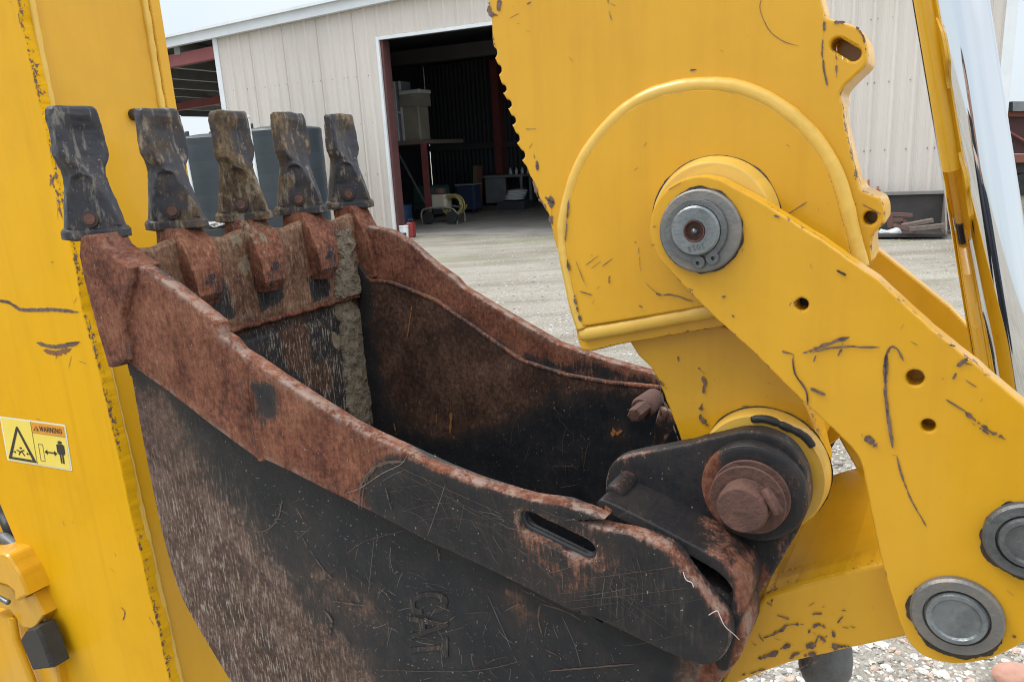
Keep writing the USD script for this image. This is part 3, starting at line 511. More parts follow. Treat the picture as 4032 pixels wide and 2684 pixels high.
# guide links: the near one with the big pin, the far one behind the stick
LK0, LKT = .700, .022
hq, hz = pl('R3', [(953, 1010)], LK0)[0]; hr = float(np.linalg.norm(pl('R3', [(735, 1010)], LK0)[0]-[hq, hz]))
a0, a1 = pl('R3', [(1062, 800)], LK0)[0], pl('R3', [(790, 1176)], LK0)[0]
t0, t1 = math.atan2(a0[1]-hz, a0[0]-hq), math.atan2(a1[1]-hz, a1[0]-hq)+2*math.pi
th = np.linspace(t0, t1, 30); head = np.c_[hq+hr*np.cos(th), hz+hr*np.sin(th)]
lower = np.vstack([pl('R3', [(900, 1280), (1000, 1380), (1100, 1470), (1200, 1560)], LK0), pl('R7', [(1080, 130), (1190, 240)], LK0), catmull(pl('R7', [(1290, 330), (1355, 390), (1420, 460), (1455, 525), (1478, 640), (1510, 800), (1545, 960), (1580, 1090), (1610, 1190)], LK0), 3),
    catmull(pl('R7', [(1640, 1290), (1685, 1380), (1750, 1440), (1850, 1475), (1950, 1482), (2060, 1462), (2150, 1425), (2237, 1378), (2340, 1290), (2420, 1150), (2440, 950)], LK0), 3)])
upper = np.vstack([pl('R7', [(2440, 600), (2400, 420)], LK0), pl('R4', [(1010, 1660), (913, 1560), (740, 1415), (560, 1270), (350, 1080)], LK0), pl('R3', [(1500, 1062), (1340, 958), (1180, 862)], LK0)])
lkp = Polygon(np.vstack([head, lower, upper])).buffer(0)
holes = [disc_poly(*pl(k, [c], LK0)[0], float(np.linalg.norm(pl(k, [(c[0]+r, c[1])], LK0)[0]-pl(k, [c], LK0)[0])), 32) for k, c, r in (('R3', (1407, 1343), 29), ('R7', (1712, 108), 45), ('R7', (1776, 337), 36))]
lkh = lkp
for h in holes: lkh = lkh.difference(h)
link = sub(arm, 'guide_link')
v, f, e = plate(lkh, LK0, LK0+LKT, .0022, .010, jag=.0007, seed=12, warp=.0008)
obj('link_plate', (v, f), M_YEL, link, edge=e*.9)
for h in holes:
    c = h.centroid; v, f, e = plate(h.buffer(.003), LK0+LKT+.0005, LK0+LKT+.004, .001, .02); obj('hole_backing', (v, f), M_BORE if c.x < -.05 else M_YEL, link)
sc = [('R7', [(1578, -10), (1572, 120)], 22, .8), ('R7', [(1570, 120), (1578, 240), (1590, 330), (1606, 442)], 20, .7), ('R7', [(1626, 478), (1640, 540), (1662, 610)], 12, .7), ('R7', [(1660, 600), (1700, 700), (1770, 820)], 11, .8), ('R7', [(1128, -5), (1136, 80), (1190, 170), (1200, 236)], 11, .5), ('R7', [(1210, 155), (1283, 188)], 26, .7), ('R7', [(1475, 385), (1535, 440)], 36, 1.2),
    ('R7', [(1860, 207), (1960, 268)], 9, .7), ('R7', [(1950, 262), (2030, 330), (2150, 400)], 20, 1.9), ('R7', [(1985, 320), (2070, 375)], 10, 1.9), ('R7', [(1965, 8), (1915, 50)], 26, 1.0), ('R7', [(1912, 80), (1895, 112)], 13, 1.0), ('R7', [(1930, 30), (1990, 45)], 12, 1.8), ('R7', [(1990, 40), (1998, 42)], 7, .5), ('R7', [(1940, 105), (2010, 150)], 6, 1.9),
    ('R7', [(2022, 848), (2055, 902)], 9, .9), ('R7', [(2180, 1340), (2200, 1350)], 24, 1.5), ('R7', [(2150, 1120), (2190, 1150)], 3, .6), ('R7', [(1858, 128), (1868, 130)], 7, .6), ('R7', [(2075, 945), (2080, 955)], 5, .6),
    ('R4', [(60, 1362), (140, 1332), (243, 1298)], 20, 1.3), ('R4', [(90, 1358), (200, 1338), (358, 1339)], 10, .8), ('R4', [(195, 1372), (210, 1345)], 14, .7), ('R4', [(102, 1395), (112, 1370)], 9, .7), ('R4', [(-20, 1352), (20, 1365), (30, 1375)], 12, 1.3), ('R4', [(378, 1430), (380, 1380), (398, 1338), (425, 1345), (450, 1392)], 13, .8), ('R4', [(376, 1400), (380, 1480)], 18, .8),
    ('R4', [(190, 1042), (228, 1062)], 12, .7), ('R4', [(255, 1082), (260, 1086)], 7, .5), ('R4', [(475, 1315), (505, 1332)], 4, .5), ('R4', [(625, 1328), (650, 1336)], 12, 1.2), ('R4', [(57, 1228), (62, 1230)], 7, .5), ('R4', [(20, 1380), (30, 1440), (72, 1500), (78, 1560)], 9, .6),
    ('R3', [(1055, 1308), (1075, 1306)], 12, .7), ('R3', [(1100, 1385), (1112, 1400)], 10, .9), ('R3', [(1340, 1545), (1350, 1560)], 14, 1.1), ('R3', [(1562, 1190), (1605, 1214)], 12, .7), ('R3', [(1285, 950), (1312, 958)], 12, .8), ('R3', [(820, 838), (880, 805)], 5, 1.0), ('R3', [(752, 1000), (768, 998)], 7, .8), ('R3', [(742, 1082), (762, 1078)], 7, .8), ('R3', [(1638, 1238), (1640, 1240)], 8, .4)]
lkrect = px('R7', [(1100, -120), (1700, -250), (2200, 260), (2230, 1000), (1650, 1000), (1500, 450)])
v, f = strokes(sc + random_strokes(lkrect, 20, 14, 4, 26, 2.4)+random_strokes(px('R3', [(800, 1150), (1150, 950), (1700, 1300), (1700, 1560), (1250, 1500)]), 10, 15, 4, 22, 2.2), LK0, seed=10, lift=.0012)
obj('paint_scratches', (v, f), M_CHIP, link, kind='stuff')
# the far link
LF = 1.085
fl = Polygon(np.vstack([pl('R4', [(200, 860), (335, 958), (400, 1010), (510, 1098), (620, 1188), (728, 1302), (840, 1420), (960, 1560)], LF), pl('R7', [(2300, 700), (2200, 1200), (1700, 1000), (1300, 300)], LF), pl('R3', [(1100, 1300), (1000, 1100), (1150, 900)], LF)])).buffer(.002).buffer(0)
link2 = sub(arm, 'guide_link'); tag(link2, label='far guide link showing behind the scratched near one')
v, f, e = plate(fl, LF, LF+.02, .002, .02); obj('link_plate', (v, f), M_YEL, link2, edge=e*.4)

# big pin with washer, snap ring and grease point at the head of the near link
rq, rz_ = pl('R3', [(955, 1020)], LK0-.006)[0]; rw = float(np.linalg.norm(pl('R3', [(780, 1020)], LK0-.006)[0]-[rq, rz_]))
pin = sub(arm, 'link_pin')
obj('washer', lathe_s([(.02, LK0+.001), (rw, LK0-.0008), (rw, LK0-.0055), (rw-.0015, LK0-.007), (.022, LK0-.007)], rq, rz_, 80), M_WASHER, pin, smooth=35)
pr = rw*.60
obj('pin_end', lathe_s([(pr, LK0), (pr, LK0-.0125), (pr-.0018, LK0-.0143), (rw*.27, LK0-.0143), (rw*.25, LK0-.0135), (rw*.25, LK0-.0085), (.0001, LK0-.0085)], rq-.002, rz_+.001, 80), M_STEEL, pin, smooth=35)
obj('grease_well', lathe_s([(rw*.255, LK0-.0147), (rw*.235, LK0-.0147), (rw*.225, LK0-.0092), (.0001, LK0-.0090)], rq-.0022, rz_+.001, 40), M_RUST, pin, smooth=35)
obj('grease_nipple', lathe_s([(.0035, LK0-.009), (.0032, LK0-.0115), (.0022, LK0-.013), (.0026, LK0-.0145), (.0001, LK0-.016)], rq-.0022, rz_+.001, 20), M_STEEL, pin, smooth=True)
th = np.linspace(math.radians(-60), math.radians(275), 70); rs = pr+.0025
ring2 = np.vstack([np.c_[(pr+.0058)*np.cos(th), (pr+.0058)*np.sin(th)], np.c_[(pr+.0002)*np.cos(th[::-1]), (pr+.0002)*np.sin(th[::-1])]])
ring_poly = Polygon(ring2+[rq-.002, rz_+.001])
for a in (math.radians(-58), math.radians(-85)):
    ring_poly = ring_poly.union(Point(rq-.002+(pr+.0062)*math.cos(a), rz_+.001+(pr+.0062)*math.sin(a)).buffer(.0062))
ring_poly = ring_poly.difference(disc_poly(rq-.002, rz_+.001, pr+.0002))
for a in (math.radians(-57), math.radians(-86)): ring_poly = ring_poly.difference(Point(rq-.002+(pr+.007)*math.cos(a), rz_+.001+(pr+.007)*math.sin(a)).buffer(.0017))
v, f, e = plate(ring_poly, LK0-.0108, LK0-.0078, .0006, .006); obj('snap_ring', (v, f), M_STEELD, pin)
tm = meshkit.text_mesh('1016', .0048, .0004); tm.apply_translation([-.0062, -.0024, 0])
x, y = -tm.vertices[:, 0]*1., -tm.vertices[:, 1]; a = math.radians(14); x, y = x*math.cos(a)-y*math.sin(a), x*math.sin(a)+y*math.cos(a)
obj('stamped_number', trimesh.Trimesh(world(rq-.002+x+.004, rz_+.001+y-pr*.62, LK0-.0144-tm.vertices[:, 2]), tm.faces, process=False), M_STEELD, pin)

# lower link pins
def pin_cap(c, r, k, name, inner=.66, mats=(M_WASHER, M_STEEL)):
    q_, z__ = pl(k, [c], LK0-.006)[0]; p_ = sub(arm, name)
    obj('washer', lathe_s([(.02, LK0+.002), (r, LK0-.0008), (r, LK0-.006), (r-.002, LK0-.0085), (r*(inner+.06), LK0-.0085), (r*(inner+.03), LK0-.005), (.02, LK0-.005)], q_, z__, 80), mats[0], p_, smooth=35)
    obj('pin_end', lathe_s([(r*inner, LK0), (r*inner, LK0-.009), (r*inner-.001, LK0-.0115), (r*inner-.0045, LK0-.0115), (r*inner-.006, LK0-.0098), (.0001, LK0-.0096)], q_, z__, 80), mats[1], p_, smooth=35)
pin_cap((1912, 1255), .0365, 'R7', 'bucket_link_pin')
pin_cap((2262, 893), .033, 'R7', 'cylinder_pin', mats=(M_STEELD, M_STEELD))

M_GREASE = plain('black_grease', (.012, .010, .008), (.06, .042, .025), .35, 90.0, bump=.5, bscale=200.0)
def grease(q_, z__, r_, s_, par, seed, w=.004):
    a = np.linspace(0, 2*np.pi, 140, endpoint=False); o = r_+w*np.clip(.30+.75*fb(np.c_[np.cos(a)*2.2, np.sin(a)*2.2, np.full(140, seed)])+.25*fb(np.c_[np.cos(a)*9, np.sin(a)*9, np.full(140, seed)]), .04, 1.1)
    v = np.vstack([world(q_+(r_-.004)*np.cos(a), z__+(r_-.004)*np.sin(a), s_-.0013), world(q_+o*np.cos(a), z__+o*np.sin(a), s_-.0007)]); k = np.arange(140); l = (k+1) % 140
    obj('grease_smear', (v, np.vstack([np.c_[k, k+140, l+140], np.c_[k, l+140, l]])), M_GREASE, par)
grease(rq, rz_, rw, LK0, link, 1.0)
for c_, r_, sd in (((1912, 1255), .0365, 2.0), ((2262, 893), .033, 3.0)):
    q_, z__ = pl('R7', [c_], LK0)[0]; grease(q_, z__, r_, LK0, link, sd, .006)
grease(bq_, bz_, .063, DB0, stick, 4.0, .0022); grease(PQ-.003, PZ+.001, .066, NS0, stick, 5.0, .003)

# bucket link: a bar each side with a web between
blk_ = sub(arm, 'bucket_link'); BL0 = .7285
bl = Polygon(np.vstack([pl('R7', [(700, 1640), (780, 1562), (850, 1420), (930, 1215), (985, 1150), (1050, 1130), (1110, 1112), (1180, 1090), (1320, 1055), (1600, 985), (1900, 1000), (2050, 1150), (2050, 1300)], BL0), pl('R7', [(1900, 1380), (1680, 1352), (1400, 1410), (1100, 1480)], BL0)])).buffer(0)
v, f, e = plate(bl, BL0, BL0+.04, .004, .012, jag=.001, seed=15); obj('link_bar', (v, f), M_YEL, blk_, edge=e)
bl2 = Polygon(pl('R7', [(700, 1200), (1000, 960), (1090, 908), (1190, 884), (1520, 800), (1700, 820), (1700, 900), (1400, 960), (1180, 1010), (1060, 1040), (900, 1100), (800, 1300)], 1.03)).buffer(0)
v, f, e = plate(bl2.buffer(.003), 1.03, 1.075, .004, .02); obj('link_bar', (v, f), M_YEL, blk_, edge=e*.4)
web = LineString(pl('R7', [(985, 1185), (1060, 1150), (1150, 1125), (1400, 1075), (1800, 1040)], BL0)).buffer(.006)
v, f, e = plate(web, BL0+.0402, 1.0298, .003, .03); obj('cross_web', (v, f), M_YEL, blk_, edge=e*.1)
sc = [('R7', [(985, 1350), (1050, 1330), (1100, 1290), (1180, 1288)], 20, 1.4), ('R7', [(1020, 1190), (1030, 1165)], 16, 1.4), ('R7', [(1000, 1180), (1030, 1200)], 12, 1.5), ('R7', [(960, 1450), (1010, 1440), (1080, 1400), (1130, 1380)], 30, 1.6), ('R7', [(1110, 1450), (1200, 1400), (1290, 1340)], 26, 1.8), ('R7', [(1150, 1500), (1260, 1460)], 12, 1.6), ('R7', [(1280, 1400), (1400, 1390)], 28, 1.6), ('R7', [(1200, 1330), (1240, 1290), (1300, 1310)], 18, 1.7), ('R7', [(1310, 1290), (1325, 1350)], 12, 1.4),
    ('R7', [(1220, 1240), (1270, 1235)], 14, 1.6), ('R7', [(960, 1304), (975, 1300)], 10, 1.1), ('R7', [(1050, 1245), (1110, 1262)], 10, 1.8), ('R7', [(880, 1530), (1000, 1500)], 12, 1.9), ('R7', [(1180, 1440), (1240, 1425)], 22, 1.7)]
v, f = strokes(sc + random_strokes(px('R7', [(900, 1450), (1000, 1180), (1600, 1080), (1640, 1330), (1100, 1440)]), 26, 16, 5, 40, 5), BL0, seed=11, lift=.0014)
obj('paint_scratches', (v, f), M_CHIP, blk_, kind='stuff')
q_, z__ = pl('R7', [(1280, 1490)], .80)[0]; c = world(np.array(q_), np.array(z__), np.array(.80))
obj('ball_stud', lathe_z([(.0001, .032), (.020, .032), (.027, .022), (.0285, .006), (.028, -.006), (.024, -.018), (.017, -.026), (.0145, -.03), (.014, -.075), (.012, -.079), (.0001, -.079)], 36, c+[0, 0, .004]), M_STEELD, arm, smooth=35)

# chrome rod of the bucket cylinder
rod = np.vstack([pl('R4', [(578, -300), (627, 0), (792, 1010), (866, 1420)], .905)])
d = rod[2]-rod[1]; rp = np.array([rod[1]-d*.5, rod[1], rod[2], rod[2]+d*.9])
cyl = sub(arm, 'bucket_cylinder')
obj('rod', tube(world(rp[:, 0], rp[:, 1], np.full(4, .905)), .0315, 96), M_CHROME, cyl, smooth=40)

# the tractor that carries the arm: it stands to the left of the picture and shows in the chrome
trac = sub(arm, 'tractor')
def qbox(q0, q1, s0_, s1_, z0_, z1_, bev=.04):
    b = box(q1-q0, s1_-s0_, z1_-z0_, ((q0+q1)/2, (s0_+s1_)/2, (z0_+z1_)/2), bev=bev); v_ = b.vertices; return trimesh.Trimesh(world(v_[:, 0], v_[:, 1], v_[:, 2]), b.faces[:, ::-1], process=False)
obj('rear_frame', qbox(-3.1, -2.7, -.95, .85, .45, 1.25), M_YEL, trac); obj('chassis', qbox(-6.1, -3.11, -.45, .45, .55, 1.15), M_YEL, trac); obj('bonnet', qbox(-6.2, -4.8, -.4, .4, 1.16, 1.75), M_YEL, trac)
obj('cab', qbox(-4.75, -3.2, -.65, .65, 1.16, 2.65, .08), plain('dark_cab_glass', (.01, .012, .014), (.02, .024, .028), .12, 3.0), trac); obj('cab_roof', qbox(-4.85, -3.1, -.75, .75, 2.66, 2.80), M_YEL, trac)
for s_ in (-.85, .75):
    obj('tyre', lathe_s([(.30, s_-.18), (.62, s_-.22), (.70, s_-.17), (.72, s_), (.70, s_+.17), (.62, s_+.22), (.30, s_+.18)], -4.0, .72, 64), M_RUB, trac, smooth=30); obj('wheel_rim', lathe_s([(.0001, s_-.10), (.22, s_-.10), (.31, s_-.19), (.31, s_+.19), (.22, s_+.10), (.0001, s_+.10)], -4.0, .72, 40), M_YEL, trac, smooth=30)

# ================================================================ THE BUCKET
bucket = thing('backhoe_bucket', 'rusty black digging bucket with five worn teeth held in the yellow arm', 'bucket')
BN, BF = .635, 1.193                                        # outer faces of the near and far side bars
SP0, SP1 = .6555, 1.158                                     # near side plate front, far side plate inner face
BT = .019
# side profile
ridge_pts = pl('V', [(850, 645), (900, 650), (1000, 690), (1100, 760), (1200, 830), (1300, 862), (1400, 880), (1510, 890), (1620, 900)], SP1)
wrap = pl('R5', [(530, 262), (545, 300), (575, 470), (600, 600), (640, 800), (680, 980), (740, 1180), (800, 1300), (870, 1420), (960, 1568)], SP0)
wrap = np.vstack([[[wrap[0, 0]-.004, 1.47]], wrap])
tail = np.array([[wrap[-1, 0]+.06, wrap[-1, 1]-.06], [wrap[-1, 0]+.16, wrap[-1, 1]-.105], [-.58, .70], [-.42, .74], [-.29, .84], [-.235, .97], [-.205, 1.06]])
prof = catmull(np.vstack([wrap, tail]), 5)
side = Polygon(np.vstack([prof, [[-.195, 1.11], [-.235, 1.17]], ridge_pts[::-1], [[ridge_pts[0, 0]-.03, 1.40]]])).buffer(0)
near_zone = [(0, .0, 10, [(200, 700), (2000, 700), (2000, 1700), (200, 1700)]),
    (0, .62, 80, [(280, 860), (345, 900), (440, 1010), (560, 1160), (640, 1290), (760, 1420), (900, 1600), (380, 1650), (200, 1200)]),
    (1, .62, 110, [(350, 1080), (480, 1130), (600, 1330), (700, 1450), (800, 1620), (450, 1620), (330, 1200)]), (0, .62, 30, [(300, 880), (380, 900), (420, 1010), (330, 1010)]),
    (0, .75, 30, [(1150, 1360), (1180, 1350), (1240, 1420), (1200, 1430)]), (0, .8, 22, [(1560, 1500), (1720, 1480), (1700, 1600), (1560, 1600)]), (0, .42, 30, [(700, 1290), (860, 1350), (900, 1450), (720, 1400)])]
slotp = LineString(pl('R6', [(1245, 905), (1480, 1020)], BN)).buffer(.0125)
v, f, e = plate(side.difference(slotp.buffer(.010)), SP0, SP0+.014, .002, .009, seed=21, warp=.0015); X = v
obj('side_plate', (v, f), M_OUTER, bucket, edge=e*.5, mask=zones(v, near_zone))
far_zone = [(0, .02, 10, [(700, 500), (2200, 500), (2200, 1500), (700, 1500)]), (0, .82, 50, [(850, 610), (1010, 690), (1200, 830), (1290, 850), (1500, 880), (1500, 900), (1280, 905), (1190, 960), (1050, 1010), (940, 985), (890, 900), (860, 760)]),
    (0, .6, 22, [(1400, 975), (1440, 975), (1435, 1010), (1405, 1005)]), (0, .75, 14, [(1030, 940), (1050, 940), (1045, 1000), (1032, 1000)])]
v, f, e = plate(side, SP1, SP1+.014, .002, .009, seed=22, warp=.0015)
obj('side_plate', (v, f), M_INNER, bucket, edge=e*.6, mask=zones(v, far_zone))
# wrapper: the bent floor and back, with the lip at its top
ins = LineString(prof[1:]).parallel_offset(.0075, 'left') if False else LineString(prof[1:])
pr_ = resample(prof, .012); dd = np.gradient(pr_, axis=0); dd /= np.linalg.norm(dd, axis=1)[:, None]; nn = np.stack([-dd[:, 1], dd[:, 0]], 1)
sgn = 1 if nn[2, 0] > 0 else -1
oq, iq = pr_+sgn*nn*.0016, pr_+sgn*nn*.016
ss = np.linspace(SP0+.0143, SP1-.0003, 64); V_, F_ = [], []
for ring in (oq, iq):
    V_.append(world(np.repeat(ring[:, 0], 64), np.repeat(ring[:, 1], 64), np.tile(ss, len(ring))))
nw = len(pr_)
for b, fl_ in ((0, 0), (nw*64, 1)):
    i, j = np.meshgrid(np.arange(nw-1), np.arange(63), indexing='ij'); a = b+i.ravel()*64+j.ravel()
    quad_ = np.vstack([np.c_[a, a+1, a+65], np.c_[a, a+65, a+64]]); F_.append(quad_[:, ::-1] if fl_ else quad_)
v = np.vstack(V_); f = np.vstack(F_)
floor_zone = [(0, .25, 10, [(300, 400), (1700, 400), (1700, 1300), (300, 1300)]), (0, 1.0, 9, [(200, 500), (900, 450), (870, 560), (800, 690), (545, 765), (300, 760)]),
    (0, .12, 7, [(450, 690), (505, 672), (530, 740), (470, 760)]), (0, .1, 7, [(585, 665), (645, 632), (650, 700), (600, 730)]), (0, .12, 7, [(710, 650), (752, 610), (757, 680), (722, 690)]),
    (0, .72, 10, [(640, 760), (700, 735), (720, 860), (660, 850)]), (0, .8, 9, [(700, 840), (760, 840), (760, 900), (705, 890)]), (0, .7, 9, [(790, 700), (850, 640), (870, 700), (800, 740)]), (1, .6, 14, [(560, 760), (820, 690), (830, 960), (700, 900)]),
    (2, .62, 9, [(800, 590), (838, 590), (855, 700), (868, 980), (800, 960), (785, 860), (800, 700)]), (2, .75, 5, [(762, 760), (785, 765), (782, 810), (765, 800)]), (2, .6, 5, [(605, 810), (622, 815), (620, 835)])]
obj('wrapper', (v, f), M_INNER, bucket, edge=np.zeros(len(v)), mask=zones(v, floor_zone))
# lip plate
lq0, lq1 = -1.108, -1.070
lp = [(lq0, 1.32), (lq0, 1.485), (lq0+.004, 1.494), (lq1-.006, 1.500), (lq1, 1.493), (lq1+.002, 1.42), (lq1+.002, 1.345), (lq1, 1.335), (lq1-.012, 1.32)]
S = np.linspace(SP0-.004, SP1+.018, 110); n = len(lp); lpa = np.array(lp); V_ = []
LPm = []
lpr = []
for a, b in zip(lpa, np.roll(lpa, -1, 0)):
    k = max(1, int(np.linalg.norm(b-a)/.007)); lpr += [a+(b-a)*t for t in np.arange(k)/k]
lpr = np.array(lpr); n = len(lpr)
for s_ in S:
    top = .006*math.cos((s_-.644)/.135*2*math.pi)
    zz_ = lpr[:, 1]+np.where(lpr[:, 1] > 1.47, top-.004, 0)
    V_.append(world(lpr[:, 0], zz_, np.full(n, s_)))
v = np.vstack(V_); v += .0012*fb(v*30)[:, None]*Q; f = []
i, j = np.meshgrid(np.arange(len(S)-1), np.arange(n), indexing='ij'); i, j = i.ravel(), j.ravel(); k = (j+1) % n
f = np.vstack([np.c_[i*n+j, i*n+k, (i+1)*n+k], np.c_[i*n+j, (i+1)*n+k, (i+1)*n+j]])
lip_zone = [(0, .92, 10, [(200, 450), (950, 430), (900, 800), (200, 900)]), (1, .22, 20, [(500, 480), (900, 480), (870, 760), (450, 760)]), (0, .2, 10, [(445, 650), (520, 640), (545, 730), (470, 760)]), (0, .15, 9, [(580, 640), (650, 610), (655, 690), (600, 720)]), (0, .12, 8, [(705, 640), (755, 600), (760, 680), (720, 700)]),
    (2, .58, 16, [(545, 545), (580, 540), (600, 600), (565, 650), (540, 600)]), (2, .46, 12, [(805, 580), (838, 570), (850, 720), (805, 720)]), (2, .50, 16, [(520, 530), (590, 520), (600, 580), (520, 590)]), (0, .55, 12, [(790, 560), (850, 560), (850, 690), (800, 700)])]
obj('lip_plate', (v, f), M_LIP, bucket, mask=zones(v, lip_zone), edge=np.full(len(v), .1))
s_ = np.linspace(SP0+.02, SP1-.005, 240)
t = tube(world(np.full(240, lq1+.000)+.0012*fb(np.c_[s_*90, s_*0, s_*0]), np.full(240, 1.333)+.001*np.sin(s_*140), s_), 0.0052*(1+.2*fb(np.c_[s_*120, s_*0, s_*0+4])), 10)
obj('lip_weld', t, M_BUCK, bucket, smooth=False, mask=np.tile([.7, .2, 0], (len(t.vertices), 1)), edge=np.zeros(len(t.vertices)))
# mud run in the far corner
m_ = []
for k_, (s0_, w_, zt, zb) in enumerate([(1.128, .030, 1.47, .98), (1.105, .016, 1.40, 1.02), (1.148, .010, 1.44, .9)]):
    zs = np.linspace(zt, zb, 160); im = int(np.argmin(iq[:, 1])); q0 = np.interp(zs, iq[:im][::-1, 1], iq[:im][::-1, 0]); q0 = np.where(zs > 1.335, np.maximum(q0, lq1+.003), q0)
    h = fb(np.c_[zs*60, np.full(160, k_*3.)]); half = w_*(1+.5*fb(np.c_[zs*25, np.full(160, 7.+k_)]))*np.clip((zs-zb)/.1, .1, 1)*(1+.6*fb(np.c_[zs*70, np.full(160, 3.+k_)]))
    cols = np.linspace(-1, 1, 13); vv = []
    for c_ in cols:
        th_ = .006*(1-c_*c_)**.5*(1+.9*fb(np.c_[zs*70, np.full(160, c_*3+k_*10)]))
        vv.append(world(q0+np.maximum(th_, 0)-.0006, zs, np.minimum(s0_+c_*half, SP1-.0004)))
    vv = np.stack(vv, 1).reshape(-1, 3); i, j = np.meshgrid(np.arange(159), np.arange(12), indexing='ij'); a = i.ravel()*13+j.ravel()
    m_.append(trimesh.Trimesh(vv, np.vstack([np.c_[a, a+13, a+14], np.c_[a, a+14, a+1]]), process=False))
M_MUD = plain('dried_mud', (.10, .08, .055), (.24, .20, .145), .9, 60.0, bump=.8, bscale=240.0)
obj('dried_mud', cat_(m_[:2]), M_MUD, bucket, kind='stuff', label='dried grey mud caked in the far corner of the bucket')

# side bars
bar_top = np.vstack([pl('R1', [(575, 1232), (600, 1226), (650, 1228), (690, 1255), (800, 1330), (1000, 1490)], BN), pl('R6', [(-40, 125), (0, 150), (35, 195), (100, 235), (200, 305), (300, 370), (400, 435), (500, 500), (620, 560), (750, 620), (900, 690), (1000, 730), (1100, 765), (1250, 810), (1400, 830), (1500, 868), (1560, 895)], BN),
    catmull(pl('R7', [(100, 795), (220, 835), (350, 860), (450, 892), (530, 930), (580, 975), (620, 1040), (690, 1130), (760, 1215), (805, 1275), (822, 1340), (815, 1400), (788, 1450), (740, 1482), (690, 1490), (600, 1462)], BN), 3)])
bar_bot = np.vstack([pl('R7', [(500, 1420), (360, 1352), (250, 1300), (100, 1232)], BN), pl('R6', [(1550, 1330), (1400, 1262), (1200, 1160), (1000, 1062), (830, 985), (700, 918), (600, 868), (540, 838), (400, 770), (280, 708), (150, 645)], BN), pl('R5', [(1090, 655), (1000, 590), (900, 518), (800, 440), (700, 362), (610, 300), (545, 252), (520, 228)], BN)])
bar = Polygon(np.vstack([bar_top, bar_bot, pl('R5', [(492, 60)], BN)])).buffer(0)
slotp = LineString(pl('R6', [(1245, 905), (1480, 1020)], BN)).buffer(.0125)
bar_zone = [(0, .10, 10, [(200, 500), (1900, 500), (1900, 1700), (200, 1700)]),
    (0, .98, 70, [(250, 580), (560, 760), (840, 950), (930, 1010), (860, 1060), (800, 1140), (700, 1110), (500, 990), (290, 840)]),
    (0, .72, 12, [(820, 985), (1000, 1060), (1150, 1110), (1370, 1160), (1370, 1180), (1150, 1130), (1000, 1085), (850, 1010)]), (0, .95, 26, [(470, 980), (620, 1060), (840, 1170), (820, 1120), (620, 980)]),
    (0, .48, 12, [(1330, 1140), (1420, 1170), (1560, 1250), (1640, 1350), (1690, 1420), (1660, 1440), (1600, 1350), (1520, 1270), (1380, 1190)]), (0, .34, 30, [(1150, 1150), (1400, 1200), (1450, 1320), (1330, 1390), (1180, 1330)]),
    (0, .18, 40, [(560, 870), (640, 870), (660, 960), (600, 990)]), (1, .05, 60, [(1100, 1200), (1650, 1350), (1600, 1500), (1300, 1380)])]
v, f, e = plate(bar.difference(slotp), BN, BN+BT, .0035, .008, jag=.0008, seed=23, warp=.0012)
obj('side_bar', (v, f), M_BUCK, bucket, edge=e, mask=zones(v, bar_zone))
dch = []
p_ = np.array(slotp.exterior.coords)[:-1]; p_ = resample(p_, .004, True)
obj('slot_lining', tube(world(p_[:, 0], p_[:, 1], np.full(len(p_), BN+.012)), .0045, 8, True), plain('slot_paint', (.012, .014, .017), (.03, .034, .04), .4), bucket, smooth=True)
farbar_top = np.vstack([pl('V', [(830, 540), (845, 520), (860, 524), (900, 532), (940, 558), (1000, 610), (1045, 642), (1060, 660), (1150, 715), (1280, 790), (1380, 825), (1490, 856), (1600, 880)], BF-.02)])
farbar = Polygon(np.vstack([farbar_top, ridge_pts[::-1]+[0, -.05], [[-1.07, 1.33]]])).buffer(0)
fb_zone = [(0, .35, 10, [(700, 400), (2000, 400), (2000, 1200), (700, 1200)]), (0, 1.05, 25, [(830, 500), (960, 560), (1060, 640), (1280, 780), (1310, 830), (1120, 770), (1000, 705), (850, 670)]), (0, .85, 14, [(1250, 770), (1500, 850), (1500, 865), (1250, 800)])]
v, f, e = plate(farbar, BF-.02, BF, .003, .010, jag=.0008, seed=24)
obj('side_bar', (v, f), M_BUCK, bucket, edge=e, mask=zones(v, fb_zone))
# butt weld across the near bar
def steel_bead(path, s, r, name, seed, mask=(.9, .1, 0)):
    p = resample(path, .0025); n_ = len(p); h = fb(np.c_[p*130, np.full(n_, seed)])
    t = tube(world(p[:, 0], p[:, 1], np.full(n_, s)), r*(1+.25*h), 8)
    return obj(name, t, M_BUCK, bucket, mask=np.tile(mask, (len(t.vertices), 1)), edge=np.zeros(len(t.vertices)))
steel_bead(catmull(pl('R5', [(1005, 235), (1022, 330), (1035, 420), (1062, 530), (1085, 645)], BN), 5), BN+.0022, .0058, 'butt_weld', 1)
steel_bead(catmull(pl('R5', [(1030, 250), (1050, 400), (1080, 520), (1098, 640)], BN), 5), BN+.003, .0042, 'butt_weld', 2, (.55, .1, 0))
steel_bead(catmull(pl('R1', [(545, 1225), (560, 1300), (575, 1400), (580, 1470)], BN), 5), BN+.001, .0085, 'butt_weld', 3)
steel_bead(resample(ridge_pts, .01), SP1+.001, .004, 'top_weld', 4, (.5, .2, 0))

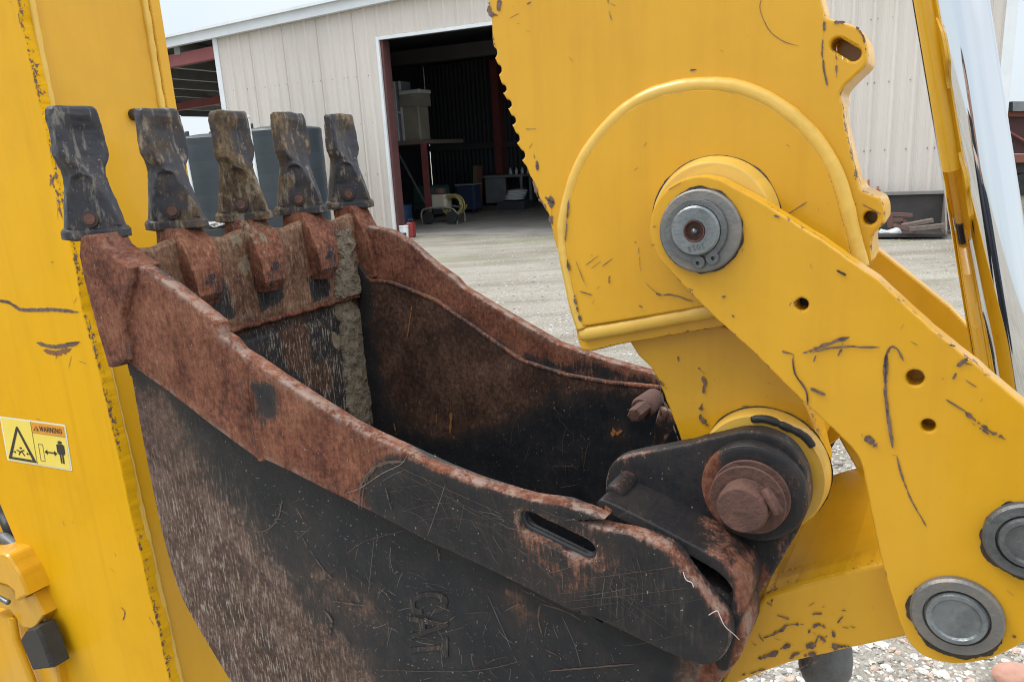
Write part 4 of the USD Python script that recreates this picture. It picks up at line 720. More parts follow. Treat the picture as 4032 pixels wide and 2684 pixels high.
# corner shanks and middle adapters
def blob(points, seed, amp, sub=3):
    h = trimesh.convex.convex_hull(np.array(points)); 
    v_, f_ = trimesh.remesh.subdivide_to_size(h.vertices, h.faces, .007)
    t = trimesh.Trimesh(v_, f_); trimesh.smoothing.filter_taubin(t, iterations=4)
    t.vertices += amp*fb(np.c_[t.vertices*40+seed])[:, None]*t.vertex_normals
    return t
TS = [.650+.134*i for i in range(5)]
for i in (0, 4):
    s0_ = TS[i]-.026 if i == 0 else TS[i]-.022
    if i == 0:
        shank = Polygon(np.vstack([pl('R1', [(364, 1088), (436, 1080), (470, 1140), (540, 1200), (600, 1235), (598, 1290)], s0_), pl('R5', [(505, 60), (522, 150), (528, 232), (500, 240), (470, 262), (447, 264), (435, 225), (400, 110), (372, 0)], s0_), pl('R1', [(385, 1300), (360, 1180)], s0_)])).buffer(-.001).buffer(.001)
        v, f, e = plate(shank, s0_, s0_+.046, .006, .008, jag=.0008, seed=31, warp=.002)
        obj('corner_shank', (v, f), M_BUCK, bucket, edge=e*.3, mask=zones(v, [(0, 1.05, 10, [(0, 0), (900, 0), (900, 1200), (0, 1200)]), (2, .45, 8, [(205, 560), (225, 560), (225, 590), (205, 590)])]))
    else:
        pts = [world(q, z, s) for (q, z, a) in ((-1.122, 1.512, .022), (-1.074, 1.512, .022), (-1.12, 1.40, .024), (-1.035, 1.44, .026), (-1.03, 1.37, .02), (-1.06, 1.36, .02)) for s in (TS[i]-a, TS[i]+a)]
        t = blob(pts, 5., .002); obj('corner_shank', t, M_BUCK, bucket, edge=np.zeros(len(t.vertices)), mask=np.tile([.98, .1, 0], (len(t.vertices), 1)))
for i in (1, 2, 3):
    pts = []
    for (q, z, a) in ((-1.124, 1.512, .022), (-1.076, 1.512, .022), (-1.128, 1.44, .030), (-1.052, 1.485, .030), (-1.040, 1.448, .028), (-1.040, 1.405, .022), (-1.050, 1.386, .018), (-1.07, 1.386, .02)):
        for s in (TS[i]-a, TS[i]+a): pts.append(world(q, z, s))
    t = blob(pts, i*3., .0018)
    zz_ = t.vertices[:, 2]; qv = (t.vertices-C) @ Q; sv = (t.vertices-C) @ P
    r_ = 1-.46*np.clip((1.455-zz_+.006*fb(t.vertices*90))/.012, 0, 1)*np.clip((qv+1.052)/.006, 0, 1)*np.clip((.024-np.abs(sv-TS[i])+.004*fb(t.vertices*120))/.005, 0, 1)
    obj('tooth_adapter', t, M_BUCK, bucket, edge=np.zeros(len(zz_)), mask=np.c_[r_, r_*0+.1, np.where((i == 2) & (zz_ > 1.47), .42, 0)])
    tm = meshkit.text_mesh('JP', .013, .0012, bold=True); tm.apply_translation([-.008, 0, 0])
    x, y, w_ = tm.vertices.T
    zl_ = 1.425+y*.95; obj('cast_lettering', trimesh.Trimesh(world(-1.0408+(zl_-1.41)*.004+w_*.6+.001, zl_, TS[i]+x*.9), tm.faces, process=False), M_TOOTH, bucket, mask=np.zeros((len(x), 3)), edge=np.zeros(len(x)))

# teeth
def tooth(i, s0_, q0_, z0_, seed):
    r = np.random.default_rng(seed); g = sub(bucket, 'tooth')
    secs = [(-.003, .026, .034, 0, 4), (0, .034, .046, 0, 5), (.010, .0345, .0455, 0, 5), (.0135, .033, .043, 0, 5), (.016, .031, .040, 0, 4.5), (.030, .030, .0375, 0, 4), (.05, .028, .033, -.001, 3.6), (.07, .0265, .027, -.002, 3.2), (.085, .0262, .0235, -.003, 3), (.094, .028, .0215, -.003, 3), (.103, .033, .020, -.002, 3.4),
            (.112, .0355, .0185, -.002, 4), (.13, .0352, .0165, -.003, 4.5), (.15, .0345, .0145, -.004, 5), (.166, .034, .013, -.005, 5), (.172, .033, .0122, -.005, 5), (.1755, .0305, .0105, -.005, 5), (.1765, .02, .006, -.005, 4)]
    secs = [(a if a < .012 else .012+(a-.012)*1.05, b, c, d, e_) for a, b, c, d, e_ in secs]; zs = np.array([s[0] for s in secs]); zf_ = np.unique(np.r_[np.linspace(-.003, zs[-1], 90), zs]); A, B, O, N = (np.interp(zf_, zs, [s[k] for s in secs]) for k in (1, 2, 3, 4))
    m = 72; th = np.arange(m)*2*np.pi/m; V_ = []
    for k in range(len(zf_)):
        c_, s_ = np.cos(th), np.sin(th); e_ = 2/N[k]
        a_ = A[k]*np.sign(c_)*np.abs(c_)**e_; b_ = B[k]*np.sign(s_)*np.abs(s_)**e_+O[k]
        scoop = np.clip((zf_[k]-.085)/.03, 0, 1)*np.clip((.172-zf_[k])/.02, 0, 1)
        b_ = np.where(s_ > 0, b_-scoop*.0085*np.clip(1-(a_/A[k]/.85)**2, 0, 1), b_)
        kc = np.interp(zf_[k], [.012, .05, .085, .105], [.55, .75, 1.25, 2.2]); ov = np.clip((b_-O[k])/B[k]-a_/A[k]-kc, 0, None)
        if zf_[k] < .0125: ov = ov*0+np.clip((b_-O[k])/B[k]-a_/A[k]-.66, 0, None)
        rid = .0022*np.exp(-(((b_-O[k])/B[k]-a_/A[k]-kc)/.16)**2)*(zf_[k] > .016)*np.clip((.15-zf_[k])/.03, 0, 1)
        b_ = b_-ov*B[k]/2+rid*.8; a_ = a_+ov*A[k]/2-rid*.5
        dent = np.exp(-((zf_[k]-.092)/.012)**2); a_ = a_-np.where(c_ < 0, -1, 0)*dent*.004*np.clip(s_+.4, 0, 1)
        V_.append(np.stack([q0_+b_, z0_+np.full(m, zf_[k]), s0_+a_], 1))
    L = np.vstack(V_); n_ = len(zf_)
    lump = fb(L*38+seed*7.7)*.0026+fb(L*np.array([130, 50, 130])+seed)*.0022+fb(L*260+seed)*.0006
    wearz = np.clip((L[:, 1]-z0_-.02)/.06, .25, 1)
    ctr = np.c_[np.full(len(L), q0_), L[:, 1], np.full(len(L), s0_)]; dv = L-ctr; dv /= np.linalg.norm(dv, axis=1)[:, None]+1e-9
    L = L+dv*(lump*wearz)[:, None]; L[:, 1] += np.where(L[:, 1]-z0_ > .165, .003*fb(np.c_[L[:, 2]*60, L[:, 0]*40, np.full(len(L), seed)]), 0)
    v = world(L[:, 0], L[:, 1], L[:, 2]); f = []
    i_, j = np.meshgrid(np.arange(n_-1), np.arange(m), indexing='ij'); i_, j = i_.ravel(), j.ravel(); k = (j+1) % m
    f = np.vstack([np.c_[i_*m+j, i_*m+k, (i_+1)*m+k], np.c_[i_*m+j, (i_+1)*m+k, (i_+1)*m+j]])
    v = np.vstack([v, world(q0_, z0_-.003, s0_)[None], world(q0_-.005, z0_+zs[-1]+.0003, s0_)[None]]); jj = np.arange(m)
    f = np.vstack([f, np.c_[np.full(m, len(v)-2), (jj+1) % m, jj], np.c_[np.full(m, len(v)-1), (n_-1)*m+jj, (n_-1)*m+(jj+1) % m]])
    rs = (.12, .24, .38, .28, .22)[i]
    base = np.full(len(v), rs+.06); zz_ = v[:, 2]-z0_
    base += .25*fb(v*22+seed*3)+np.where(zz_ < .03, .10, 0)+np.where(zz_ > .10, .06, 0)
    if i == 2: base += .5*np.exp(-((zz_-.055)/.03)**2)
    tm = trimesh.Trimesh(v, f, process=False)
    if tm.volume < 0: tm.invert()
    mud = np.where((i == 2) & (zz_ < .05), .40, .0)
    obj('tooth_cap', tm, M_TOOTH, g, smooth=True, mask=np.c_[base, np.full(len(v), .3), mud], edge=np.zeros(len(v)))
    zq = z0_+.0275; A0, B0 = .0312, .0378
    nv = np.array([1/B0, 0, -1/A0]); nv /= np.linalg.norm(nv); cb = np.array([.58*.5-.04, -(.58*.5+.04)])
    o_ = np.array([q0_+cb[0]*B0, zq, s0_+cb[1]*A0])+nv*.0022; ax1 = np.array([0, 1., 0]); ax2 = np.cross(nv, ax1)
    def turned(prof, n=32):
        a_ = np.arange(n)*2*np.pi/n; V2 = np.vstack([o_+nv*h+r*(np.cos(a_)[:, None]*ax1+np.sin(a_)[:, None]*ax2) for r, h in prof]); F2 = []
        for i_ in range(len(prof)-1):
            for k in range(n): l = (k+1) % n; F2 += [(i_*n+k, i_*n+l, (i_+1)*n+l), (i_*n+k, (i_+1)*n+l, (i_+1)*n+k)]
        t = trimesh.Trimesh(world(V2[:, 0], V2[:, 1], V2[:, 2]), F2, process=True); t.fix_normals(); return t
    obj('pin_recess', turned([(.0122, -.006), (.0120, .0012), (.0112, .0017), (.0001, .0017)]), M_BORE, g, smooth=30)
    obj('retaining_pin', turned([(.0080, 0), (.0080, .0026), (.0068, .0038), (.0001, .0040)]), M_RUST, g, smooth=30)
for i, s0_ in enumerate(TS):
    tooth(i, s0_, -1.100+.0006*i, 1.5125-.0012*i, 40+i)

# hinge: ears, bosses, rolled plate
EA0 = .716
earp = Polygon(np.vstack([catmull(pl('R7', [(222, 760), (222, 680), (226, 590), (248, 530), (300, 492), (420, 464), (600, 430), (740, 396), (870, 368), (980, 372), (1080, 415), (1160, 500), (1200, 620), (1196, 740), (1130, 880), (1030, 1050), (935, 1205), (900, 1330), (860, 1420)], EA0), 5), pl('R7', [(760, 1560), (600, 1400), (400, 1150), (280, 900)], EA0)])).buffer(0)
ear_zone = [(0, .12, 10, [(1300, 900), (2000, 900), (2000, 1700), (1300, 1700)]), (0, .55, 14, [(1620, 1060), (1660, 1040), (1660, 1150), (1620, 1170)]), (0, .9, 18, [(1600, 1170), (1660, 1250), (1730, 1260), (1730, 1300), (1650, 1260), (1580, 1200)]), (0, .42, 14, [(1790, 1200), (1830, 1100), (1860, 1150), (1790, 1290)]), (0, .62, 14, [(1720, 1330), (1760, 1280), (1770, 1330), (1730, 1400)])]
for s_, inner in ((EA0, 0), (1.075, 1)):
    v, f, e = plate(earp, s_, s_+.020, .003, .008, jag=.001, seed=33+inner, warp=.001)
    obj('hinge_ear', (v, f), M_BUCK, bucket, edge=e, mask=zones(v, ear_zone))
def bmask(t, m): return dict(mask=np.tile(m, (len(t.vertices), 1)), edge=np.zeros(len(t.vertices)))
t = lathe_s([(.03, EA0+.001), (.0515, EA0+.001), (.0515, EA0-.008), (.0495, EA0-.0125), (.046, EA0-.014), (.03, EA0-.014)], PQ, PZ, 72)
t = t.subdivide().subdivide(); obj('ear_collar', t, M_BUCK, bucket, smooth=True, mask=zones(t.vertices, [(0, .2, 10, [(1300, 900), (2000, 900), (2000, 1700), (1300, 1700)]), (0, .85, 16, [(1595, 1060), (1650, 1040), (1660, 1230), (1610, 1230)])]), edge=np.zeros(len(t.vertices)))
def wavy_ring(r0, r1, s_, th_, seed, amp):
    a = np.linspace(0, 2*np.pi, 90, endpoint=False); w_ = amp*(np.sin(a*1+seed)+.5*np.sin(a*2+seed*2)); V_ = []
    for r, o in ((r0, 0), (r1, 0), (r1+.001, th_*.5), (r1, th_), (r0, th_)): V_.append(world(PQ+r*np.cos(a), PZ+r*np.sin(a), s_+w_*(r-r0)/(r1-r0)-o))
    v = np.vstack(V_); f = []
    for i_ in range(4):
        for k in range(90): l = (k+1) % 90; f += [(i_*90+k, i_*90+l, (i_+1)*90+l), (i_*90+k, (i_+1)*90+l, (i_+1)*90+k)]
    t = trimesh.Trimesh(v, f, process=False); t.fix_normals(); return t
obj('pin_washer', wavy_ring(.024, .0365, .700, .004, 1.0, .0016), M_RUST, bucket, smooth=35)
obj('pin_washer', wavy_ring(.022, .0350, .689, .0035, 2.6, .0022), M_RUST, bucket, smooth=35)
t = lathe_s([(.0238, .72), (.0238, .668), (.0225, .665), (.0212, .6638), (.0001, .6632)], PQ-.0008, PZ-.0005, 64); obj('hinge_pin', t, M_RUST, bucket, smooth=35)
kp = np.array([PQ+.019, PZ+.010]); t = tube(world(np.array([kp[0]-.002, kp[0]+.006, kp[0]+.012]), np.array([kp[1]+.010, kp[1]+.001, kp[1]-.010]), np.array([.675, .673, .674])), .0055, 10); obj('roll_pin', t, M_RUST, bucket, smooth=True)
# rolled plate between bar and ear
hp = catmull(pl('R7', [(318, 612), (400, 648), (500, 696), (600, 745), (690, 792), (790, 845), (870, 895), (925, 955), (942, 1010), (930, 1080), (905, 1150), (880, 1240), (862, 1330)], EA0-.002), 6)
hpol = LineString(hp).buffer(.0065, cap_style=1)
v, f, e = plate(hpol, BN+BT+.0005, EA0-.0004, .002, .006, jag=.0006, seed=35)
hp_zone = [(0, .10, 10, [(1300, 900), (2000, 900), (2000, 1700), (1300, 1700)]), (0, .55, 18, [(1600, 1180), (1660, 1190), (1740, 1260), (1740, 1400), (1690, 1420), (1680, 1330), (1620, 1260)])]
obj('hinge_plate', (v, f), M_BUCK, bucket, edge=e*.2, mask=zones(v, hp_zone))
q_, z__ = pl('R7', [(316, 612)], EA0-.01)[0]
t = lathe_s([(.0001, BN+BT+.022), (.0085, BN+BT+.022), (.0105, BN+BT+.026), (.0105, EA0), (.0001, EA0)], q_, z__, 32); t = t.subdivide(); obj('rolled_end', t, M_BUCK, bucket, smooth=True, **bmask(t, [.3, 0, 0]))
a = world(*pl('R7', [(300, 655)], .70)[0], .70); b = world(*pl('R7', [(225, 745)], .652)[0], .652); mid = (a+b)/2
t = tube(np.linspace(a, b, 24)+.0008*rng.normal(size=(24, 3)), .0052, 8); obj('tack_weld', t, M_BUCK, bucket, smooth=True, **bmask(t, [.95, 0, 0]))
# plate joining bar end to the ears below
jp = Polygon(np.vstack([catmull(pl('R7', [(560, 960), (650, 1022), (750, 1075), (835, 1128), (888, 1195), (912, 1260), (915, 1330), (890, 1400), (850, 1460), (740, 1590)], .672), 4), pl('R7', [(600, 1560), (600, 1300)], .672)])).buffer(.0005)
v, f, e = plate(jp, .6562, .715, .005, .01, jag=.0015, seed=36, warp=.002); obj('hinge_tube', (v, f), M_BUCK, bucket, edge=e*.8, mask=zones(v, [(0, .15, 10, [(1300, 900), (2000, 900), (2000, 1700), (1300, 1700)]), (0, .85, 14, [(1560, 1490), (1720, 1400), (1730, 1600), (1560, 1600)])]))
# bolt on the far hinge side
q_, z__ = pl('R7', [(440, 222)], 1.10)[0]
th6 = np.arange(6)*np.pi/3+.2
obj('far_bolt', lathe_s([(.017, 1.13), (.019, 1.08), (.016, 1.072), (.0001, 1.072)], q_-.005, z__-.004, 48), M_RUST, bucket, smooth=35)
v, f, e = plate(Polygon(np.c_[q_+.0115*np.cos(th6), z__+.0115*np.sin(th6)]), 1.03, 1.0718, .002, .02); obj('bolt_head', (v, f), M_RUST, bucket)
br = Polygon(pl('R7', [(478, 330), (500, 250), (545, 265), (560, 320), (500, 410), (470, 445)], 1.075)); v, f, e = plate(br.buffer(.003), 1.066, 1.0745, .002, .01); obj('gusset', (v, f), M_BUCK, bucket, edge=e, mask=np.tile([.3, 0, 0], (len(v), 1)))

# embossed lettering on the near side plate, its line running down the plate
V_, F_, n0 = [], [], 0
tm = meshkit.text_mesh('CAT', 1.0, 1.0, bold=True); x0_, x1_ = tm.bounds[0, 0], tm.bounds[1, 0]
u = (tm.vertices[:, 0]-x0_)/(x1_-x0_); h_ = tm.vertices[:, 1]
A_, B_ = np.array([830., 1185.]), np.array([835., 1460.])
uv = A_[None]+(B_-A_)[None]*u[:, None]+np.array([[75., 3.]])-np.array([[150., -12.]])*(1-h_[:, None])
pq = pl('R6', uv, SP0); lw = tm.vertices[:, 2]
obj('embossed_lettering', trimesh.Trimesh(world(pq[:, 0], pq[:, 1], SP0-.0016*lw+.0008), tm.faces, process=False), M_BUCK, bucket, mask=np.tile([.16, .15, 0], (len(lw), 1)), edge=np.zeros(len(lw)))

# scratches in the black paint
SLOTPX = LineString(px('R6', [(1245, 905), (1480, 1020)]))
barpoly = px('R6', [(560, 800), (700, 620), (1000, 745), (1400, 840), (1700, 1000), (1850, 1180), (1750, 1400), (1500, 1290), (1200, 1140), (900, 990), (700, 900)])
sc = [('R6', [(470, 565), (560, 610), (640, 640), (900, 760), (1100, 850), (1190, 905)], 4, .6), ('R6', [(600, 640), (900, 790), (1180, 930)], 2.5, .5), ('R6', [(545, 850), (550, 760), (590, 690), (660, 655), (740, 650)], 22, 1.0), ('R6', [(555, 850), (570, 740), (620, 670)], 9, .9), ('R6', [(650, 740), (680, 850), (700, 900)], 12, 1.3), ('R6', [(1620, 880), (1680, 850)], 3, .6),
    ('R7', [(0, 1080), (200, 1060), (420, 1030), (600, 1005)], 5, .8), ('R7', [(0, 1180), (300, 1150), (640, 1110)], 4, .9), ('R7', [(100, 1000), (300, 1150), (560, 1340)], 3, .6), ('R7', [(60, 940), (250, 1090), (480, 1250)], 2.4, .6), ('R7', [(340, 940), (380, 1100), (330, 1240)], 3, .8), ('R7', [(300, 950), (240, 1130)], 5, 1.0), ('R7', [(420, 1200), (600, 1180), (760, 1150)], 2.5, .7), ('R7', [(0, 1140), (200, 1120)], 3, .8), ('R7', [(50, 1215), (300, 1180)], 3, .8),
    ('R7', [(640, 1320), (400, 1380), (300, 1390)], 2.4, .6), ('R7', [(540, 1230), (640, 1330), (720, 1440)], 2.2, .6)]
v, f = strokes(sc+random_strokes(barpoly, 80, 51, 30, 520, 1.5, ang=.35, spread=.6, avoid=SLOTPX)+random_strokes(barpoly, 40, 52, 20, 200, 1.3, avoid=SLOTPX), BN, seed=20, lift=.0012, thin=.75)
obj('scratches', (v, f), M_SCR, bucket, kind='stuff')
v, f = strokes([('R6', [(490, 780), (550, 760), (640, 700), (720, 660), (750, 615)], 4, .5), ('R6', [(905, 745), (870, 850), (830, 960)], 2, .4)]+random_strokes(barpoly, 40, 53, 20, 220, 1.1, ang=.35, spread=.9, avoid=SLOTPX), BN, seed=21, lift=.0017)
obj('pale_scratches', (v, f), M_SCRL, bucket, kind='stuff')
plpoly = px('R6', [(20, 640), (300, 780), (700, 980), (1100, 1180), (1650, 1440), (1650, 1560), (600, 1560), (400, 1200), (100, 850)])
sc = [('R6', [(225, 800), (210, 880), (160, 935), (80, 942)], 11, .8), ('R6', [(280, 840), (330, 920)], 11, 1.2), ('R6', [(275, 940), (340, 940)], 12, 1.2), ('R6', [(310, 970), (390, 1090), (440, 1140)], 14, 1.5), ('R6', [(490, 1035), (560, 985), (640, 960), (740, 935)], 5, .6), ('R6', [(870, 1010), (880, 1065)], 11, .9), ('R6', [(430, 1230), (580, 1250)], 12, 1.5), ('R6', [(390, 1260), (430, 1310), (420, 1370)], 18, 1.6), ('R6', [(1300, 1240), (1290, 1300), (1310, 1380)], 15, 1.0), ('R6', [(1300, 1240), (1400, 1270), (1470, 1310)], 12, .9),
    ('R6', [(1320, 1430), (1370, 1455)], 10, .9), ('R6', [(600, 1515), (1000, 1520), (1250, 1470)], 4, .7), ('R6', [(1330, 1520), (1690, 1490)], 12, .8), ('R6', [(790, 1285), (840, 1310), (900, 1320), (950, 1290)], 9, 1.4), ('R6', [(480, 1370), (530, 1440)], 12, 1.6), ('R6', [(665, 1300), (670, 1380)], 7, 1.2), ('R6', [(1220, 1180), (1300, 1220), (1440, 1290)], 5, .9)]
v, f = strokes(sc+random_strokes(plpoly, 90, 54, 14, 110, 2.4, ang=1.2, spread=.8), SP0, seed=22, lift=.0012, thin=.7)
obj('scratches', (v, f), M_SCR, bucket, kind='stuff')
v, f = strokes([('R6', [(1390, 1290), (1440, 1400), (1470, 1500)], 2, .4), ('R6', [(1080, 1200), (1180, 1430)], 2, .5), ('R6', [(610, 960), (585, 1200)], 1.4, .4)]+random_strokes(plpoly, 260, 55, 4, 16, 2.2)+random_strokes(plpoly, 60, 56, 20, 120, 1.3, ang=1.2, spread=.7), SP0, seed=23, lift=.0019)
obj('pale_scratches', (v, f), M_SCRL, bucket, kind='stuff')
inpoly = px('R6', [(640, 300), (1000, 150), (1400, 290), (1560, 600), (1500, 760), (1100, 640), (750, 500)])
v, f = strokes([('R6', [(1350, 668), (1440, 672), (1455, 690)], 4, .8), ('R6', [(1380, 758), (1460, 745)], 4, .8)]+random_strokes(inpoly, 120, 57, 15, 120, 1.6, ang=1.3, spread=.5), SP1, seed=24, lift=.0014)
obj('scratches', (v, f), M_SCR, bucket, kind='stuff')
v, f = strokes([('R6', [(930, 445), (922, 535)], 22, .8), ('R6', [(765, 0), (745, 140)], 7, 1.0), ('R6', [(868, 450), (866, 490)], 8, 1.2), ('R6', [(1600, 510), (1605, 540), (1640, 520)], 22, 1.6), ('R6', [(1355, 400), (1360, 435)], 9, 1.3), ('R6', [(690, 490), (700, 540)], 18, 1.8)], SP1, seed=25, lift=.0016)
obj('orange_rust', (v, f), M_ORANGE, bucket, kind='stuff')
v, f = strokes([('R5', [(1012, 290), (1030, 400), (1052, 500), (1098, 640)], 9, .5), ('R5', [(990, 270), (1012, 390), (1030, 480)], 4, .7), ('R1', [(548, 1470), (562, 1490), (580, 1478)], 14, .6), ('R1', [(563, 1490), (568, 1568)], 8, .6)], BN, seed=27, lift=.0062)
obj('weld_crack', (v, f), M_BORE, bucket, kind='stuff')
# string caught on the hinge end
c1 = catmull([world(*pl('R7', [p], s)[0], s) for p, s in (((598, 1038), .630), ((612, 1075), .628), ((640, 1090), .627), ((648, 1112), .626))], 6)
c2 = catmull([world(*pl('R7', [p], s)[0], s) for p, s in (((722, 1245), .628), ((760, 1225), .626), ((775, 1250), .626), ((800, 1300), .628), ((850, 1345), .65), ((888, 1388), .665))], 6)
M_STRING = plain('white_string', (.5, .48, .45), (.64, .62, .59), .8)
for c_, lb in ((c1, 'short white thread stuck to the rim of the bucket hinge'), (c2, 'long white thread trailing over the rounded end of the bucket hinge')):
    tag(obj('loose_thread', tube(c_, .0004, 6), M_STRING, smooth=True), lb, 'thread')

# ================================================================ THE METAL BUILDING AND YARD
b0 = on_ground('F', [(1565, 925)])[0]; b1 = on_ground('F', [(3740, 905)])[0]
WV = (b1-b0)/np.linalg.norm(b1-b0); NV = np.array([WV[1], -WV[0], 0])         # along the wall, and out of it towards the yard
WANG = math.atan2(WV[1], WV[0])
def W(t, n, z): t, n, z = np.broadcast_arrays(np.asarray(t, float), np.asarray(n, float), np.asarray(z, float)); return b0+t[..., None]*WV+n[..., None]*NV+np.stack([z*0, z*0, z], -1)
def wmesh(m):
    """A mesh modelled in wall measure (x along, y out of the wall, z up), set in the world."""
    return trimesh.Trimesh(W(m.vertices[:, 0], m.vertices[:, 1], m.vertices[:, 2]), m.faces[:, ::-1], process=False)
def wbox(t0, t1, n0, n1, z0, z1): return wmesh(box(t1-t0, n1-n0, z1-z0, ((t0+t1)/2, (n0+n1)/2, (z0+z1)/2)))
def rake(t): return np.where(np.asarray(t) < 4.6, 4.63+.042*np.asarray(t), 4.63+.042*4.6-.042*(np.asarray(t)-4.6))
M_SIDE = plain('cream_siding', (.56, .515, .465), (.64, .595, .54), .5, .9, bump=.03, bscale=6.0, stretch=(1, 1, .25))
M_TRIM = plain('white_trim', (.62, .66, .68), (.74, .77, .79), .45, 2.0, bump=.02)
M_RED = plain('red_primer_steel', (.22, .06, .062), (.30, .09, .088), .6, 3.0, bump=.05)
M_PURL = plain('galvanised_purlin', (.20, .21, .20), (.30, .30, .28), .5, 4.0, bump=.05)
M_DECK = plain('dark_roof_deck', (.06, .06, .065), (.09, .09, .095), .7, 2.0, bump=.05)
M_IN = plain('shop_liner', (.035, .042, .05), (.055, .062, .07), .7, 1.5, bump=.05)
M_SLAB = plain('dusty_concrete', (.20, .19, .17), (.32, .30, .27), .85, 1.6, bump=.2, bscale=40.0)
bld = thing('metal_building', 'long cream ribbed metal building with white trim, open bay and a wide dark doorway', 'building')
DT0, DT1, DH = 0.0, 5.2, 3.95
def siding(t0, t1, zlo, par):
    """One ribbed steel sheet, cut to the roof line at its top."""
    pts = []; base = math.floor(t0/.3048+1e-6)
    xs = [t0]
    k = base
    while k*.3048 < t1+.05:
        c = k*.3048
        for dx, h in ((-.036, 0), (-.014, .032), (.014, .032), (.036, 0), (.10, 0), (.103, .004), (.118, .004), (.121, 0), (.183, 0), (.186, .004), (.201, .004), (.204, 0)):
            pts.append((c+dx, h))
        k += 1
    pts = [(x, h) for x, h in pts if t0 <= x <= t1]; pts = [(t0, 0)]+pts+[(t1, 0)]
    a = np.array(pts); m = len(a); zt = rake(a[:, 0])-.005; zb = np.full(m, zlo)
    v = np.vstack([W(a[:, 0], a[:, 1], zb), W(a[:, 0], a[:, 1], zt)]); i = np.arange(m-1)
    return obj('siding_panel', (v, np.vstack([np.c_[i, i+1, i+1+m], np.c_[i, i+1+m, i+m]])), M_SIDE, par)
wall = sub(bld, 'wall')
ts = np.arange(-4.2672, -.05, .9144)
for t in ts: siding(t+.0005, min(t+.9144, DT0-.07)-.0005, .03, wall)
for t in np.arange(DT0-.07, DT1, .9144): siding(t+.0005, min(t+.9144, DT1+.05)-.0005, DH+.07, wall)
for t in np.arange(DT1+.05, 10.84, .9144): siding(t+.0005, min(t+.9144, 10.9)-.0005, .03, wall)
scr = []
for zr in (.35, 1.3, 2.35, 3.3):
    for k in range(-14, 36):
        t = k*.3048
        if DT0-.1 < t < DT1+.1 and zr < DH: continue
        for o in ((-.05,) if k % 3 else (-.05, .05)): scr.append(wbox(t+o-.008, t+o+.008, .0, .006, zr-.008+rng.normal()*.006, zr+.008))
obj('siding_screws', cat_(scr), plain('screw_head', (.18, .15, .13), (.25, .2, .17), .6), wall, kind='stuff')
# trims
obj('corner_trim', wbox(-4.40, -4.268, -.1, .045, 0, float(rake(-4.3))), M_TRIM, bld)
obj('corner_trim', wbox(10.9, 11.05, -.1, .045, 0, float(rake(11))-.02), M_TRIM, bld)
obj('door_trim', wbox(DT0-.072, DT0-.004, -.02, .046, 0, DH+.06), M_TRIM, bld)
obj('door_trim', wbox(DT0-.072, DT1+.06, -.02, .0465, DH+.001, DH+.064), M_TRIM, bld)
obj('door_jamb', wbox(DT0-.004, DT0+.06, -.25, .0, 0, DH), plain('jamb_red', (.085, .035, .034), (.125, .05, .048), .65, 3.0), bld)
def sloped(t0, t1, n0, n1, dz0, dz1):
    ta = np.array([t0, t1]); zz_ = rake(ta)
    v = np.vstack([W(ta, n0, zz_+dz0), W(ta, n1, zz_+dz0), W(ta, n0, zz_+dz1), W(ta, n1, zz_+dz1)])
    m = trimesh.convex.convex_hull(v); return m
obj('rake_fascia', cat_([sloped(-15.2, 4.6, .035, .16, -.02, .17), sloped(4.6, 11.1, .035, .16, -.02, .17)]), M_TRIM, bld)
obj('rake_cap', cat_([sloped(-15.2, 4.6, .02, .24, .171, .225), sloped(4.6, 11.1, .02, .24, .171, .225)]), M_TRIM, bld)
obj('roof_sheet', cat_([sloped(-15.2, 4.6, -15, .02, .10, .14), sloped(4.6, 11.1, -15, .02, .10, .14)]), M_DECK, bld)
for t in np.arange(-14.6, -4.5, 1.5):
    z = float(rake(t)); obj('roof_purlin', wbox(t-.09, t+.09, -15, -.05, z-.17, z+.095), M_PURL, bld)
for n_ in (-.16, -7.0, -14.8):
    ta = np.array([-15.1, -4.42]); zz_ = rake(ta); v = np.vstack([W(ta, n_-.09, zz_-.135), W(ta, n_+.09, zz_-.135), W(ta, n_-.09, zz_-.40), W(ta, n_+.09, zz_-.40)]); obj('roof_rafter', trimesh.convex.convex_hull(v), M_RED, bld)
obj('eave_beam', wbox(-15.2, -15.0, -15, .03, float(rake(-15))-.35, float(rake(-15))+.09), M_DECK, bld)
# inside of the shop
inn = sub(bld, 'shop_interior')
def corr(t0, t1, n0, n1, z0, z1, ax):
    L = (t1-t0) if ax == 't' else (n1-n0); k = int(L/.15); u = np.linspace(0, 1, k*2+1); h = np.where(np.arange(k*2+1) % 2, .03, 0)
    if ax == 't': v0, v1 = W(t0+u*L, n0+h, np.full(len(u), z0)), W(t0+u*L, n0+h, np.full(len(u), z1))
    else: v0, v1 = W(t0+h, n0+u*L, np.full(len(u), z0)), W(t0+h, n0+u*L, np.full(len(u), z1))
    m = len(u); i = np.arange(m-1); return (np.vstack([v0, v1]), np.vstack([np.c_[i, i+1, i+1+m], np.c_[i, i+1+m, i+m]]))
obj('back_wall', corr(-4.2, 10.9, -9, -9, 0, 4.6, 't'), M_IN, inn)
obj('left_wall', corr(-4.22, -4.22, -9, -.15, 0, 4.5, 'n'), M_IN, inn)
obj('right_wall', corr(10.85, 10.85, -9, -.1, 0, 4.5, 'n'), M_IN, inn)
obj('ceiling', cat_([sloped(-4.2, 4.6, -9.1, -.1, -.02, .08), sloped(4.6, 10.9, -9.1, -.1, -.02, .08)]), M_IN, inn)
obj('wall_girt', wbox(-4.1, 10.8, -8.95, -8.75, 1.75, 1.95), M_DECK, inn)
for t in (-1.5, 3.0, 7.5): obj('frame_column', wbox(t-.12, t+.12, -8.94, -8.6, 0, 4.4), M_RED, inn)
